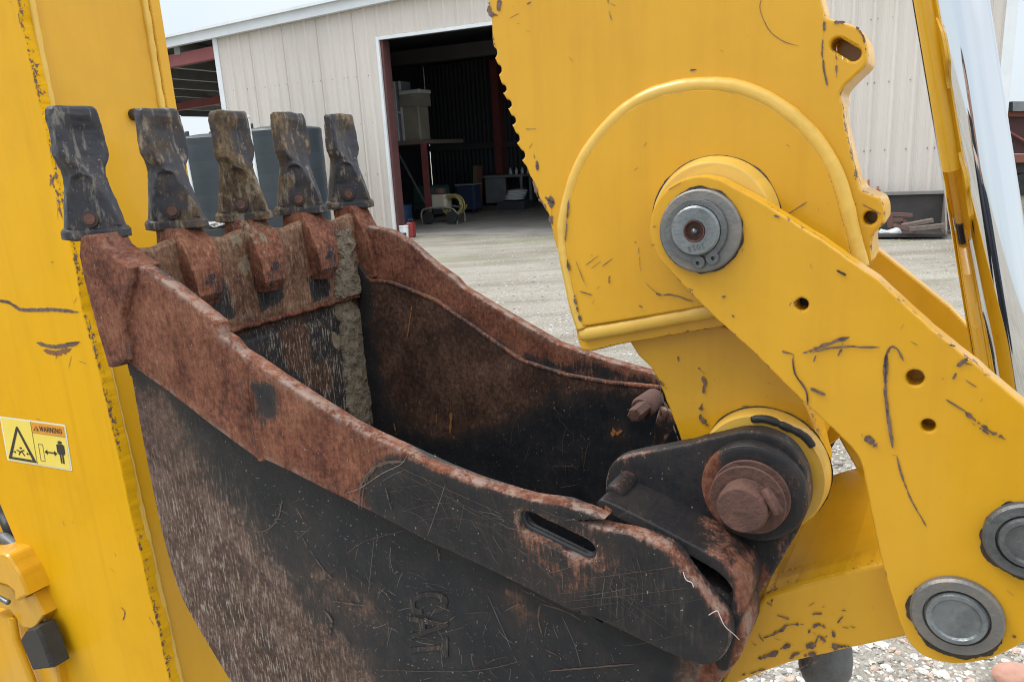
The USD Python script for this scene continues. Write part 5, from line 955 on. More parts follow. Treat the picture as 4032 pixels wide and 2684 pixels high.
for n_ in (-4.5,): obj('ceiling_beam', wbox(-4.1, 10.8, n_-.1, n_+.1, 4.0, 4.35), M_DECK, inn)
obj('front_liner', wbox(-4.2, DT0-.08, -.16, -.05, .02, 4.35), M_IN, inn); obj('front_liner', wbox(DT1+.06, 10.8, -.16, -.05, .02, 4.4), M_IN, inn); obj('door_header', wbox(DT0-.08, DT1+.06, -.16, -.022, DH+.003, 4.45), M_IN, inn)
floor_ = obj('shop_floor', wbox(-4.2, 10.85, -9, .12, -.2, .012), M_SLAB, None, kind='structure')
apron = on_ground('R7', [(0, 0)])

# ground: one sheet out to the horizon, finer and a little uneven near by
def ground_z(x, y): 
    d = np.hypot(x, y); return .012*fb(np.stack([x*.8, y*.8, x*0], -1))+.006*fb(np.stack([x*5, y*5, x*0+3], -1))*np.clip(1.5-d/14, 0, 1)-.012
M_GRND = mat('yard_dirt', {
    'g': ('geometry', {}), 'n': ('noise_texture', {'scale': .35, 'detail': 7.0, 'roughness': .62}), 'm': ('noise_texture', {'scale': 55.0, 'detail': 6.0, 'roughness': .75}), 'mp': ('mapping', {'rotation': (0, 0, WANG), 'scale': (.28, 2.6, 1)}), 't': ('noise_texture', {'scale': 1.0, 'detail': 5.0, 'roughness': .6}),
    'r1': ('rgb_ramp', {'ramp': [(.3, (.23, .21, .17)), (.5, (.325, .303, .262)), (.7, (.39, .372, .33))]}), 'r2': ('rgb_ramp', {'ramp': [(.34, (.30, .28, .25)), (.52, (1, 1, 1)), (.66, (1.28, 1.28, 1.3))]}),
    'r3': ('rgb_ramp', {'ramp': [(.36, (.76, .74, .70)), (.47, (.93, .925, .91)), (.6, (1.05, 1.05, 1.05))]}), 'x1': ('mix_color', {'blend_type': 'multiply', 'fac': .55, 'use_clamp': False}), 'x2': ('mix_color', {'blend_type': 'multiply', 'fac': 1.0, 'use_clamp': False}),
    'gn': ('noise_texture', {'scale': .55, 'detail': 8.0, 'roughness': .7}), 'gf': ('map_range', {'from_min': .50, 'from_max': .68, 'to_max': .75, 'clamp': True}), 'gr': ('mix_color', {'b': (.17, .19, .10)}),
    'dp': ('vector_math', {'math_type': 'dot_product', 'vector2': tuple(map(float, NV))}), 'df': ('map_range', {'from_min': float(NV@b0)+.6, 'from_max': float(NV@b0)+6.5, 'to_min': 1., 'to_max': 0., 'clamp': True}), 'gg': ('math', {'math_type': 'multiply'}),
    'b': ('bump', {'strength': .9, 'distance': .012}), 'p': ('principled_bsdf', {'roughness': .95, 'specular_ior_level': .2})},
    [('g.position', 'n.vector'), ('g.position', 'm.vector'), ('g.position', 'mp.vector'), ('mp.vector', 't.vector'), ('n.fac', 'r1.fac'), ('m.fac', 'r2.fac'), ('t.fac', 'r3.fac'), ('r1.color', 'x1.a'), ('r2.color', 'x1.b'), ('x1.result', 'x2.a'), ('r3.color', 'x2.b'),
     ('g.position', 'gn.vector'), ('gn.fac', 'gf.value'), ('g.position', 'dp.vector1'), ('dp.value', 'df.value'), ('gf.result', 'gg.value1'), ('df.result', 'gg.value2'), ('x2.result', 'gr.a'), ('gg.value', 'gr.fac'), ('gr.result', 'p.base_color'), ('m.fac', 'b.height'), ('b.normal', 'p.normal')])
gx = np.r_[-900, -300, -120, -60, np.arange(-30, 30.1, .25), 60, 120, 300, 900]; gy = np.r_[-900, -300, -120, -60, -30, -10, -4, np.arange(-1, 19, .2), 22, 26, 32, 40, 60, 120, 300, 900]
X_, Y_ = np.meshgrid(gx, gy); Z_ = ground_z(X_, Y_); v = np.c_[X_.ravel(), Y_.ravel(), Z_.ravel()]; nx = len(gx); i, j = np.meshgrid(np.arange(len(gy)-1), np.arange(nx-1), indexing='ij'); a = i.ravel()*nx+j.ravel()
obj('ground', (v, np.vstack([np.c_[a, a+1, a+nx+1], np.c_[a, a+nx+1, a+nx]])), M_GRND, kind='structure')

# gravel lying on it
gv = UsdGeom.PointInstancer.Define(stage, '/World/gravel'); tag(gv, 'pale loose gravel scattered over the dirt yard', 'gravel', kind='stuff')
stone_cols = [((.40, .39, .36), (.55, .54, .51)), ((.30, .28, .25), (.40, .38, .34)), ((.50, .47, .42), (.62, .60, .56)), ((.22, .20, .18), (.32, .29, .26)), ((.40, .31, .25), (.50, .40, .33))]
for k in range(8):
    m = trimesh.creation.icosphere(2, 1.0); r = np.random.default_rng(70+k); cut = r.normal(size=(7, 3)); cut /= np.linalg.norm(cut, axis=1)[:, None]; dcut = r.uniform(.55, .85, 7); dp_ = m.vertices@cut.T; m.vertices *= np.minimum(1, (dcut/np.maximum(dp_, 1e-3)).clip(0, 1).min(1))[:, None]; m.vertices *= (1, r.uniform(.65, .9), r.uniform(.4, .65)); m.vertices += m.vertices*(.22*fb(m.vertices*1.6+k*5)+.12*r.normal(size=len(m.vertices)))[:, None]
    usdkit.mesh(stage, f'/World/gravel/stone_{k+1:03d}', m, plain(f'stone_{k}', *stone_cols[k % 5], .9, 14.0, bump=.2))
r = np.random.default_rng(99); NS = 60000
dist = 1.5*np.exp(r.uniform(0, 1, NS)*math.log(16/1.5)); az = r.uniform(-.05, .72, NS); px_, py_ = dist*np.sin(az), dist*np.cos(az)
sz = np.clip(np.exp(r.normal(-5.15, .55, NS)), .0025, .028)*np.where(dist > 5, .8, 1.0)
nd = (np.c_[px_, py_, px_*0]-b0) @ NV; keep = nd > .15; px_, py_, sz = px_[keep], py_[keep], sz[keep]; NS = len(px_)
gv.CreatePrototypesRel().SetTargets([f'/World/gravel/stone_{k+1:03d}' for k in range(8)]); gv.CreateProtoIndicesAttr(Vt.IntArray.FromNumpy(r.integers(0, 8, NS).astype(np.int32)))
gv.CreatePositionsAttr(Vt.Vec3fArray.FromNumpy(np.c_[px_, py_, ground_z(px_, py_)+sz*.15].astype(np.float32))); gv.CreateScalesAttr(Vt.Vec3fArray.FromNumpy(np.repeat(sz[:, None], 3, 1).astype(np.float32)))
an = r.uniform(0, 2*np.pi, NS); gv.CreateOrientationsAttr(Vt.QuathArray([Gf.Quath(float(math.cos(a/2)), 0, 0, float(math.sin(a/2))) for a in an]))
sp_ = on_ground('R7', [(2185, 1562)])[0]
m = trimesh.creation.icosphere(3, 1.0); m.vertices *= (.06, .042, .034); m.vertices *= (1+.25*fb(m.vertices*22))[:, None]; m.vertices += sp_+[0, 0, .02]
tag(obj('stone', m, plain('pink_stone', (.38, .20, .15), (.48, .28, .21), .9, 30.0), smooth=True), 'reddish brown stone lying on the gravel by the lower right corner', 'stone')

# ---------------------------------------------------------------- things about the building
M_TANK = plain('black_tank_plastic', (.020, .028, .034), (.034, .045, .053), .5, 2.0, bump=.05)
def tank(t, n, r_, h, label, lugs):
    g = thing('storage_tank', label, 'tank'); c = W(t, n, 0.0)
    pr_ = [(.0001, 0), (r_*.98, 0), (r_, .03)]
    for z in np.linspace(.15, h-.15, 7): pr_ += [(r_, z-.05), (r_*.994, z-.02), (r_*.994, z+.02), (r_, z+.05)]
    pr_ += [(r_, h-.03), (r_*.96, h), (r_*.55, h+.05), (r_*.3, h+.06), (.0001, h+.06)]
    obj('tank_body', lathe_z(pr_, 48, c), M_TANK, g, smooth=35)
    obj('lid', lathe_z([(.0001, h+.10), (r_*.25, h+.10), (r_*.27, h+.08), (r_*.27, h+.055)], 28, c), M_TANK, g, smooth=35)
    for dx in lugs:
        p_ = c+WV*dx*r_+NV*math.sqrt(max(.01, .8-dx*dx))*r_; b = box(.10, .05, .20, (0, 0, 0), bev=.015, rz=WANG); b.apply_translation(p_+[0, 0, h+.045]); obj('lifting_lug', b, M_TANK, g)
    b = lathe_z([(.0001, 0), (.04, 0), (.05, .02), (.05, .08), (.0001, .08)], 20); b.apply_transform(trimesh.transformations.rotation_matrix(-math.pi/2, [1, 0, 0])); b.apply_transform(trimesh.transformations.rotation_matrix(WANG+math.pi, [0, 0, 1])); b.apply_translation(c+NV*(r_+.04)+[0, 0, .2]); obj('outlet', b, M_TANK, g, smooth=35)
tank(-2.62, 2.0, .88, 2.22, 'dark tank with two lifting lugs seen between the second and third teeth', (-.88, -.58))
tank(-1.02, 2.1, .74, 2.26, 'dark tank beside the cream siding, seen between the third and fourth teeth', (-.9,))
def post(p0, p1, n_, label, w=.05, top=0.03):
    a = W(p0[0], n_, p0[1]); b = W(p1[0], n_, 0.0); g = thing('white_post', label, 'post', 'thin white posts by the tanks')
    bx = trimesh.creation.box((w, w, np.linalg.norm(a-b))); d_ = (a-b)/np.linalg.norm(a-b); T = trimesh.geometry.align_vectors([0, 0, 1], d_); bx.apply_transform(T); bx.apply_translation((a+b)/2); obj('shaft', bx, M_TRIM, g)
    k = trimesh.creation.box((w*1.5, w*1.5, .03)); k.apply_transform(T); k.apply_translation(a+d_*.015); obj('cap', k, M_TRIM, g)
def wall_tn(k, p, n_):
    X = on_plane(px(k, [p]), NV, float(NV@(b0-C))+n_)[0]; return float((X-b0)@WV), float(X[2])
a_ = wall_tn('R2', (657, 640), 3.1); post(a_, (a_[0]+.05, 0), 3.1, 'white post in front of the dark tanks between the third and fourth teeth', .055)
a_ = wall_tn('R2', (912, 655), 3.1); post(a_, (a_[0]+.03, 0), 3.1, 'white post showing at the right edge of the fourth tooth', .05)
a_ = wall_tn('R2', (282, 640), 3.1); post(a_, (a_[0]+.12, 0), 3.1, 'white post showing at the right edge of the second tooth', .045)
# white rope on a black bag
c = W(*[float(x) for x in (-1.95, 3.0)], 0.0); rp_ = on_plane(px('C7', [(640, 1395)]), NV, float(NV@(b0-C))+3.0)[0]
bag = trimesh.creation.icosphere(4, 1.0); bag.vertices *= (.42, .32, .34); bag.vertices *= (1+.16*fb(bag.vertices*5))[:, None]; zb = rp_[2]-.1
drum = lathe_z([(.0001, 0), (.34, 0), (.35, .02)]+[(.345+.01*math.cos(z*20), z) for z in np.linspace(.05, max(zb, .3), 12)]+[(.33, max(zb, .3)+.02), (.0001, max(zb, .3)+.03)], 32, np.array([rp_[0], rp_[1], 0]))
tag(obj('drum', drum, M_RUB, smooth=35), 'black drum behind the bucket lip with white rope heaped on top', 'drum')
r = np.random.default_rng(5); th = np.linspace(0, 11*np.pi, 220); rr_ = .24+.09*np.sin(th*2.7)+.04*r.normal(size=220).cumsum()*.1
cr_ = np.c_[rp_[0]+rr_*np.cos(th)*1.15, rp_[1]+rr_*np.sin(th)*.8, zb+.06+.06*np.abs(np.sin(th*1.9))+th*.001]
tag(obj('rope_heap', tube(cr_, .012, 8), M_STRING, smooth=True), 'white rope heaped on the black drum behind the bucket lip', 'rope')

# loader bucket by the wall, with scrap boards in it
M_DARKST = plain('dark_bucket_steel', (.030, .028, .027), (.055, .048, .045), .6, 6.0, bump=.2)
M_RUSTR = plain('red_rusty_steel', (.20, .065, .045), (.28, .10, .065), .75, 9.0, bump=.3)
lt0, lt1 = 8.75, 10.28; LN = .85
lb = thing('loader_bucket', 'dark loader bucket with red rusty back standing against the cream wall', 'bucket')
obj('back_plate', wbox(lt0, lt1, LN-.55, LN-.52, .02, .60), M_DARKST, lb); obj('floor_plate', wbox(lt0, lt1, LN-.52, LN+.25, .02, .05), M_DARKST, lb)
for t in (lt0, lt1-.025):
    sp2 = [W(t, n_, z) for n_, z in ((LN-.55, .02), (LN+.25, .02), (LN+.25, .08), (LN-.40, .61), (LN-.55, .61))]+[W(t+.025, n_, z) for n_, z in ((LN-.55, .02), (LN+.25, .02), (LN+.25, .08), (LN-.40, .61), (LN-.55, .61))]
    obj('side_plate', trimesh.convex.convex_hull(np.array(sp2)), plain('worn_edge_steel', (.12, .105, .095), (.2, .18, .16), .6, 9.0), lb)
obj('top_edge', wbox(lt0, lt1, LN-.58, LN-.47, .602, .65), plain('dusty_steel', (.16, .15, .14), (.24, .23, .21), .6, 5.0), lb); obj('back_rail', wbox(lt0-.4, lt0+.62, LN-.66, LN-.585, .58, .68), M_RUSTR, lb)
for t in (lt0+.04, lt0+.34, lt0+.42, lt0+.56):
    hgt = .17 if t < lt0+.5 else .06
    hk_ = [W(t+d, n_, z) for d in (0, .035) for n_, z in ((LN-.70, .60), (LN-.50, .60), (LN-.52, .66+hgt*.6), (LN-.57, .68+hgt), (LN-.66, .66+hgt*.5))]; obj('hanger_bracket', trimesh.convex.convex_hull(np.array(hk_)), M_RUSTR, lb)
M_WOOD = plain('weathered_red_board', (.11, .055, .045), (.17, .09, .07), .85, 14.0, stretch=(1, 1, 6), bump=.3); M_WOOD2 = plain('grey_brown_board', (.10, .075, .065), (.19, .15, .13), .85, 14.0, bump=.3)
def board(k, p, q_, n_, w, h, label, m):
    a = W(*[wall_tn(k, p, n_)[0], n_], wall_tn(k, p, n_)[1]); b = W(wall_tn(k, q_, n_-.06)[0], n_-.06, wall_tn(k, q_, n_-.06)[1]); L = np.linalg.norm(b-a)
    bx = trimesh.creation.box((w, h, L)); bx = bx.subdivide().subdivide(); bx.vertices += .003*fb(bx.vertices*30)[:, None]; d_ = (b-a)/L; bx.apply_transform(trimesh.geometry.align_vectors([0, 0, 1], d_)); bx.apply_translation((a+b)/2)
    tag(obj('scrap_board', bx, m), label, 'board', 'scrap boards in front of the loader bucket')
board('C5', (330, 1232), (675, 1252), 1.0, .05, .09, 'topmost long red board across the scrap heap in the loader bucket', M_WOOD)
board('C5', (420, 1250), (440, 1380), 1.12, .08, .04, 'short board standing upright at the left of the scrap heap', M_WOOD)
board('C5', (440, 1308), (570, 1300), 1.06, .05, .05, 'short red board lying under the topmost board of the scrap heap', M_WOOD)
board('C5', (560, 1370), (905, 1305), 1.1, .05, .11, 'grey board tilted up to the right in the scrap heap', M_WOOD2)
board('C5', (640, 1405), (1035, 1365), 1.18, .06, .11, 'long grey brown board lying lowest at the front of the scrap heap', M_WOOD2)
board('C5', (570, 1320), (720, 1380), 1.0, .05, .08, 'brown board sloping down to the right under the grey boards', M_WOOD)
board('C5', (480, 1360), (720, 1430), 1.22, .05, .05, 'thin red board at the foot of the scrap heap beside the white sheet', M_WOOD)
M_SHEET = plain('white_plastic_sheet', (.55, .60, .62), (.72, .76, .78), .45, 3.0, bump=.1)
for kk, (p, q_, n_, lab_) in enumerate([((335, 1415), (570, 1425), 1.5, 'upper roll of crumpled white plastic sheet beside the scrap boards'), ((300, 1480), (560, 1480), 1.75, 'lower roll of crumpled white plastic sheet lying on the gravel')]):
    a, b = on_ground('C5', [p])[0], on_ground('C5', [q_])[0]; u = np.linspace(0, 1, 60); ln = a[None]*(1-u)[:, None]+b[None]*u[:, None]
    t = tube(ln+[0, 0, .045], .055*(1+.3*np.sin(u*9+kk))*np.clip(np.minimum(u, 1-u)*7+.25, 0, 1), 24); t.vertices += .035*fb(t.vertices*9+kk)[:, None]*np.array([.5, .5, .8]); t.vertices[:, 2] = np.maximum(t.vertices[:, 2], .002)
    tag(obj('plastic_sheet', t, M_SHEET, smooth=True), lab_, 'plastic sheet')
dw = [on_plane(px('C5', [p]), NV, float(NV@(b0-C))+n_)[0] for p, n_ in (((1110, 1085), .5), ((1052, 1345), .5), ((1070, 1392), .5), ((1190, 1400), .5), ((1190, 1100), .5))]
dw = dw+[x-NV*.4 for x in dw]; wd = thing('wing_plate', 'dark rusty triangular plough wing leaning by the corner of the building', 'plough wing'); dwm = trimesh.convex.convex_hull(np.array(dw)); obj('blade', dwm, plain('dark_red_steel', (.06, .03, .03), (.10, .05, .045), .7, 8.0), wd)
bx = tube(np.array([dw[1]+NV*.03, dw[0]+NV*.03]), .018, 10); obj('edge_rib', bx, M_RUSTR, wd)

# old red wagon beyond the corner
tr = thing('farm_wagon', 'rusty red farm wagon with grey roof standing beyond the building corner', 'wagon')
TD = 17.5
def TP(x, y, d=0.0): 
    r_ = rays(px('F', [(x, y)]))[0]; return C+r_*((TD+d)/r_[1])
M_WAG = plain('wagon_dark_red', (.055, .022, .022), (.09, .035, .033), .75, 3.0); M_GROOF = plain('wagon_grey_roof', (.15, .16, .165), (.22, .23, .235), .6, 3.0)
def tbox(x0, y0, x1, y1, d0, d1):
    v = np.array([TP(x, y, 0)+np.array([0, d, 0]) for x in (x0, x1) for y in (y0, y1) for d in (d0, d1)]); return trimesh.convex.convex_hull(v)
obj('roof', tbox(3965, 402, 4420, 440, -.2, 2.4), M_GROOF, tr); obj('top_beam', tbox(3960, 442, 4420, 460, -.06, .06), M_RUSTR, tr); obj('side_panel', tbox(3963, 461, 4420, 606, .02, .06), M_WAG, tr)
obj('lower_beam', tbox(3960, 608, 4420, 640, -.08, .06), M_RUSTR, tr); a, b = TP(3955, 512), TP(4060, 575); obj('brace', tube(np.array([a, b])-[0, .05, 0], .03, 8), M_RUSTR, tr)
obj('back_panel', tbox(3963, 400, 4420, 606, 2.3, 2.36), M_WAG, tr); obj('under_frame', tbox(3975, 642, 4420, 690, .1, 1.8), M_DARKST, tr)
for (wx, wy) in ((4020, 745), (4330, 735)):
    c = TP(wx, wy); rad = max(.25, c[2]); t = lathe_z([(.0001, -.09), (rad*.5, -.1), (rad*.9, -.11), (rad, -.07), (rad, .07), (rad*.9, .11), (rad*.5, .1), (.0001, .09)], 40); t.apply_transform(trimesh.transformations.rotation_matrix(math.pi/2, [1, 0, 0])); t.apply_translation([c[0], c[1]+.1, rad]); obj('wheel', t, M_RUB, tr, smooth=35)
post_ = tbox(4385, 402, 4405, 700, -.05, .05); obj('corner_post', post_, M_RUSTR, tr)

# things inside the doorway
def TN(k, p, n_): return wall_tn(k, p, n_)
pf = thing('storage_platform', 'raised wooden platform on red posts at the left inside the dark doorway', 'platform')
n_ = -3.0; tA, zA = TN('C6', (150, 660), n_); tB, zB = TN('C6', (412, 700), n_); zP = 1.92
obj('deck', wbox(-3.9, tB, n_-2.2, n_, zP, zP+.10), plain('old_platform_wood', (.16, .12, .10), (.24, .19, .16), .8, 6.0), pf)
for t in (-3.0, tB-.12): obj('platform_leg', wbox(t, t+.12, n_-.2, n_-.08, .012, zP), M_RED, pf)
obj('platform_brace', tube(np.array([W(tB-.1, n_-.1, .4), W(tB-.9, n_-.1, zP)]), .035, 8), M_DECK, pf)
M_BEIGE = plain('dusty_beige_plastic', (.28, .26, .21), (.38, .35, .29), .6, 4.0); M_GREYP = plain('grey_cabinet_paint', (.22, .24, .26), (.32, .34, .36), .5, 4.0)
def span(k, x0, x1, y0, y1, n_): 
    a, b = TN(k, (x0, (y0+y1)/2), n_), TN(k, (x1, (y0+y1)/2), n_); return a[0], b[0], TN(k, ((x0+x1)/2, y1), n_)[1], TN(k, ((x0+x1)/2, y0), n_)[1]
n2 = n_-.15; t0_, t1_, z0_, z1_ = span('C6', 240, 385, 380, 625, n2)
cl_ = thing('cooler_box', 'tall beige plastic box with wide lid on the raised platform', 'box'); obj('body', wmesh(box(t1_-t0_, .5, z1_-zP-.1, ((t0_+t1_)/2, n2-.25, (z1_+zP+.1)/2), bev=.03)), M_BEIGE, cl_)
obj('rim', wbox(t0_-.03, t1_+.06, n2-.53, n2+.03, z1_, z1_+.30), M_BEIGE, cl_); obj('lid', wmesh(box(t1_-t0_+.14, .60, .09, ((t0_+t1_)/2+.02, n2-.25, z1_+.35), bev=.03)), M_TRIM, cl_)
t0_, t1_, z0_, z1_ = span('C6', 112, 228, 160, 590, n2)
cb_ = thing('grey_cabinet', 'tall grey framed cabinet on the raised platform beside the door jamb', 'cabinet'); obj('carcass', wbox(t0_-.5, t1_, n2-.5, n2-.02, zP+.1, z1_), M_GREYP, cb_)
for k_ in range(3): t_ = t0_+(t1_-t0_)*(k_*.42+.06); obj('frame_rail', wbox(t_, t_+.05, n2-.02, n2+.02, zP+.1, z1_), M_TRIM, cb_)
obj('frame_rail', wbox(t0_-.5, t1_, n2-.019, n2+.019, (zP+z1_)/2, (zP+z1_)/2+.05), M_TRIM, cb_)
p_ = on_ground('C6', [(255, 1552)])[0]; bk = thing('white_pail', 'white plastic pail with dark label standing by the door jamb', 'pail')
wk = (on_ground('C6', [(293, 1540)])[0]-on_ground('C6', [(219, 1540)])[0])[0]/2; hk2 = wk*3.0
obj('pail_body', lathe_z([(.0001, .01), (wk*.88, .01), (wk, hk2*.93), (wk*1.06, hk2*.94), (wk*1.06, hk2), (wk*.95, hk2), (.0001, hk2*.97)], 32, p_), M_TRIM, bk, smooth=35)
th = np.linspace(-2.6, -1.0, 20); lv = np.vstack([np.c_[(wk*.945+.004)*np.cos(th), (wk*.945+.004)*np.sin(th), np.full(20, hk2*.2)], np.c_[(wk*.975+.004)*np.cos(th), (wk*.975+.004)*np.sin(th), np.full(20, hk2*.52)]])+p_; i = np.arange(19); obj('pail_label', (lv, np.vstack([np.c_[i, i+1, i+21], np.c_[i, i+21, i+20]])), M_LB, bk)
p_ = on_ground('C6', [(318, 1530)])[0]; rc = thing('red_can', 'small red fuel can beside the white pail at the doorway', 'can'); b = box(.14, .18, .30, (0, 0, .15), bev=.03, rz=WANG); b.apply_translation(p_); obj('can_body', b, plain('red_can_plastic', (.18, .02, .02), (.25, .035, .03), .5), rc)
obj('handle', tube(np.array([[-.05, 0, .30], [-.04, 0, .36], [.04, 0, .36], [.05, 0, .30]])+p_, .012, 8), M_RUB, rc)
p_ = on_ground('C6', [(590, 1420)])[0]; pw = thing('pressure_washer', 'wheeled pump cart with coiled yellow hose on the shop floor', 'pump'); c = p_+[0, 0, .02]
fr = [np.array([[-.55, 0, 0], [-.5, 0, .35], [.3, 0, .35], [.4, 0, .0]]), np.array([[-.55, .4, 0], [-.5, .4, .35], [.3, .4, .35], [.4, .4, .0]])]
RM = np.array([[math.cos(WANG), -math.sin(WANG), 0], [math.sin(WANG), math.cos(WANG), 0], [0, 0, 1]])
for f0 in fr: obj('cart_frame', tube(catmull(f0, 6)@RM.T+c, .02, 8), M_PURL, pw, smooth=True)
obj('engine', trimesh.Trimesh((box(.42, .34, .34, (-.1, .2, .52), bev=.05).vertices)@RM.T+c, box(.42, .34, .34, bev=.05).faces), M_BEIGE, pw); obj('air_filter', lathe_z([(.0001, 0), (.13, 0), (.15, .03), (.15, .12), (.0001, .15)], 24, c+np.array([-.12, .2, .70])@RM.T), M_RUST, pw, smooth=35)
th = np.linspace(0, 14*np.pi, 320); hz_ = np.c_[.25+(.24+.03*np.sin(th*.31))*np.cos(th), np.full(320, .05)+th*.006, .42+(.22+.03*np.cos(th*.23))*np.sin(th)]; obj('yellow_hose', tube(hz_@RM.T+c, .02, 8), plain('yellow_hose_rubber', (.22, .18, .06), (.30, .25, .09), .6), pw, smooth=True)
for dx in (-.35, .3):
    t = lathe_z([(.0001, -.04), (.14, -.04), (.15, 0), (.14, .04), (.0001, .04)], 28); t.apply_transform(trimesh.transformations.rotation_matrix(math.pi/2, [1, 0, 0])); t.apply_transform(trimesh.transformations.rotation_matrix(WANG, [0, 0, 1])); t.apply_translation(c+np.array([dx, -.06, .15])@RM.T); obj('cart_wheel', t, M_RUB, pw, smooth=35)
wb = thing('workbench', 'cluttered grey workbench standing against the dark back wall of the shop', 'workbench'); tb0, tb1 = TN('C6', (870, 980), -7.5)[0], TN('C6', (1290, 980), -7.5)[0]
obj('bench_top', wbox(tb0, tb1, -8.4, -7.5, .86, .93), M_GREYP, wb)
for t in (tb0+.03, tb1-.1):
    for nn_ in (-8.3, -7.6): obj('bench_leg', wbox(t, t+.07, nn_, nn_+.07, .012, .86), M_GREYP, wb)
obj('side_panel', wbox(tb0+.3, tb0+1.0, -7.62, -7.58, .1, .84), M_GREYP, wb)
for k_ in range(4): 
    b = lathe_z([(.0001, 0), (.05, 0), (.05, .12), (.02, .17), (.02, .2), (.0001, .2)], 16, W(tb0+1.0+k_*.2, -8.0, .93)); tag(obj('oil_bottle', b, M_TRIM, smooth=35), ('leftmost oil bottle', 'second oil bottle from the left', 'third oil bottle from the left', 'rightmost oil bottle')[k_]+' in the row on the dark workbench', 'bottle', 'oil bottles on the workbench')
for k_ in range(4):
    t_, z_ = TN('C6', (1225, 1190-k_*22), -6.2); b = trimesh.creation.icosphere(3, 1.0); b.vertices *= (.30, .22, .055); b.vertices *= (1+.12*fb(b.vertices*6+k_))[:, None]; b.apply_transform(trimesh.transformations.rotation_matrix(WANG, [0, 0, 1])); b.apply_translation(W(t_+.03*k_, -6.2, z_))
    tag(obj('white_sack', b, M_TRIM, smooth=True), ('lowest white sack of the stack beside the workbench', 'second white sack from the bottom of the stack', 'third white sack from the bottom of the stack', 'topmost white sack of the stack beside the workbench')[k_], 'sack')
t_, z_ = TN('C6', (1225, 1200), -6.2); ct = thing('steel_crate', 'dark steel crate under the stack of white sacks', 'crate'); obj('crate_body', wbox(t_-.42, t_+.42, -6.5, -5.9, .012, max(z_-.06, .2)), M_IN, ct); obj('crate_rim', wbox(t_-.44, t_+.44, -6.52, -5.88, max(z_-.06, .2), max(z_-.06, .2)+.02), M_DECK, ct)
for k_, (x, m_, lb_) in enumerate([(895, plain('tan_plank', (.2, .14, .08), (.28, .2, .12), .8), 'tan plank leaning upright left of the workbench'), (935, plain('red_plank', (.16, .07, .05), (.22, .1, .07), .8), 'reddish plank leaning upright beside the tan one')]):
    t_ = TN('C6', (x, 1330), -6.8)[0]; b = box(.14, .04, 1.25, (0, 0, .62), rx=-.12); b.vertices = b.vertices@RM.T+W(t_, -6.8, .02); tag(obj('leaning_plank', b, m_), lb_, 'plank')
p_ = W(TN('C6', (255, 1400), -2.6)[0], -2.6, .012); tag(obj('blue_drum', lathe_z([(.0001, 0), (.2, 0), (.21, .02), (.2, .15), (.21, .17), (.2, .3), (.21, .42), (.19, .45), (.0001, .45)], 28, p_), plain('blue_drum_plastic', (.02, .06, .14), (.03, .09, .2), .5), smooth=35), 'small blue drum behind the white pail', 'drum')
t0_, t1_, z0_, z1_ = span('C6', 310, 520, 1190, 1400, -3.6); gm = thing('covered_machine', 'low dark machine under a green cover on the shop floor', 'machine'); b = box(t1_-t0_, 1.0, .45, ((t0_+t1_)/2, -4.1, .62), bev=.12); obj('green_cover', wmesh(b), plain('green_tarp', (.02, .07, .065), (.035, .1, .09), .7), gm); obj('base', wbox(t0_+.05, t1_-.05, -4.55, -3.65, .1, .42), M_IN, gm)
for t in (t0_+.2, t1_-.2): tt = lathe_z([(.0001, -.05), (.12, -.05), (.13, 0), (.12, .05), (.0001, .05)], 20); tt.apply_transform(trimesh.transformations.rotation_matrix(math.pi/2, [1, 0, 0])); tt.apply_transform(trimesh.transformations.rotation_matrix(WANG, [0, 0, 1])); tt.apply_translation(W(t, -3.6, .13)); obj('machine_wheel', tt, M_RUB, gm, smooth=35)
t_, z_ = TN('C6', (800, 1300), -5.0); wc = thing('work_cart', 'dark blue tool cart standing between the pump and the workbench', 'cart'); obj('cart_body', wmesh(box(.55, .45, .65, (t_, -5.2, .45), bev=.03)), plain('dark_blue_paint', (.02, .03, .07), (.03, .045, .1), .5), wc); obj('cart_top', wbox(t_-.3, t_+.3, -5.45, -4.95, .78, .81), M_GREYP, wc)
for dx in (-.2, .2): obj('cart_foot', wbox(t_+dx-.03, t_+dx+.03, -5.1, -5.0, .012, .125), M_RUB, wc)

# the person taking the picture, who shows as the dark band down the middle of the chrome rod
import manifold3d as m3
def limb(joints, bones, ref=.02):
    def ball(p, r): t = trimesh.creation.icosphere(2, r); return t.vertices+np.array(p)
    out = m3.Manifold()
    for a, b in bones:
        pts = np.vstack([ball(*joints[a]), ball(*joints[b])]); out = out+m3.Manifold.hull_points(pts.astype(np.float64))
    out = out.refine_to_length(ref); mm = out.to_mesh(); t = trimesh.Trimesh(mm.vert_properties[:, :3], mm.tri_verts, process=True); trimesh.smoothing.filter_taubin(t, iterations=12); return t
PX, PY = -.02, -.42
J = {'pelvis': ((PX, PY, .95), .14), 'hipl': ((PX-.10, PY, .92), .11), 'hipr': ((PX+.10, PY, .92), .11), 'waist': ((PX, PY, 1.12), .135), 'chest': ((PX, PY, 1.32), .15), 'shl': ((PX-.17, PY, 1.44), .07), 'shr': ((PX+.17, PY, 1.44), .07), 'neckb': ((PX, PY+.01, 1.50), .06), 'neck': ((PX, PY+.03, 1.57), .053),
     'kneel': ((PX-.11, PY+.03, .50), .065), 'kneer': ((PX+.11, PY+.03, .50), .065), 'anl': ((PX-.12, PY, .09), .045), 'anr': ((PX+.12, PY, .09), .045), 'elbl': ((PX-.27, PY+.14, 1.24), .045), 'elbr': ((PX+.27, PY+.14, 1.24), .045), 'wrl': ((PX-.10, PY+.31, 1.50), .030), 'wrr': ((PX+.12, PY+.31, 1.50), .030),
     'toel': ((PX-.14, PY+.15, .05), .04), 'toer': ((PX+.14, PY+.15, .05), .04)}
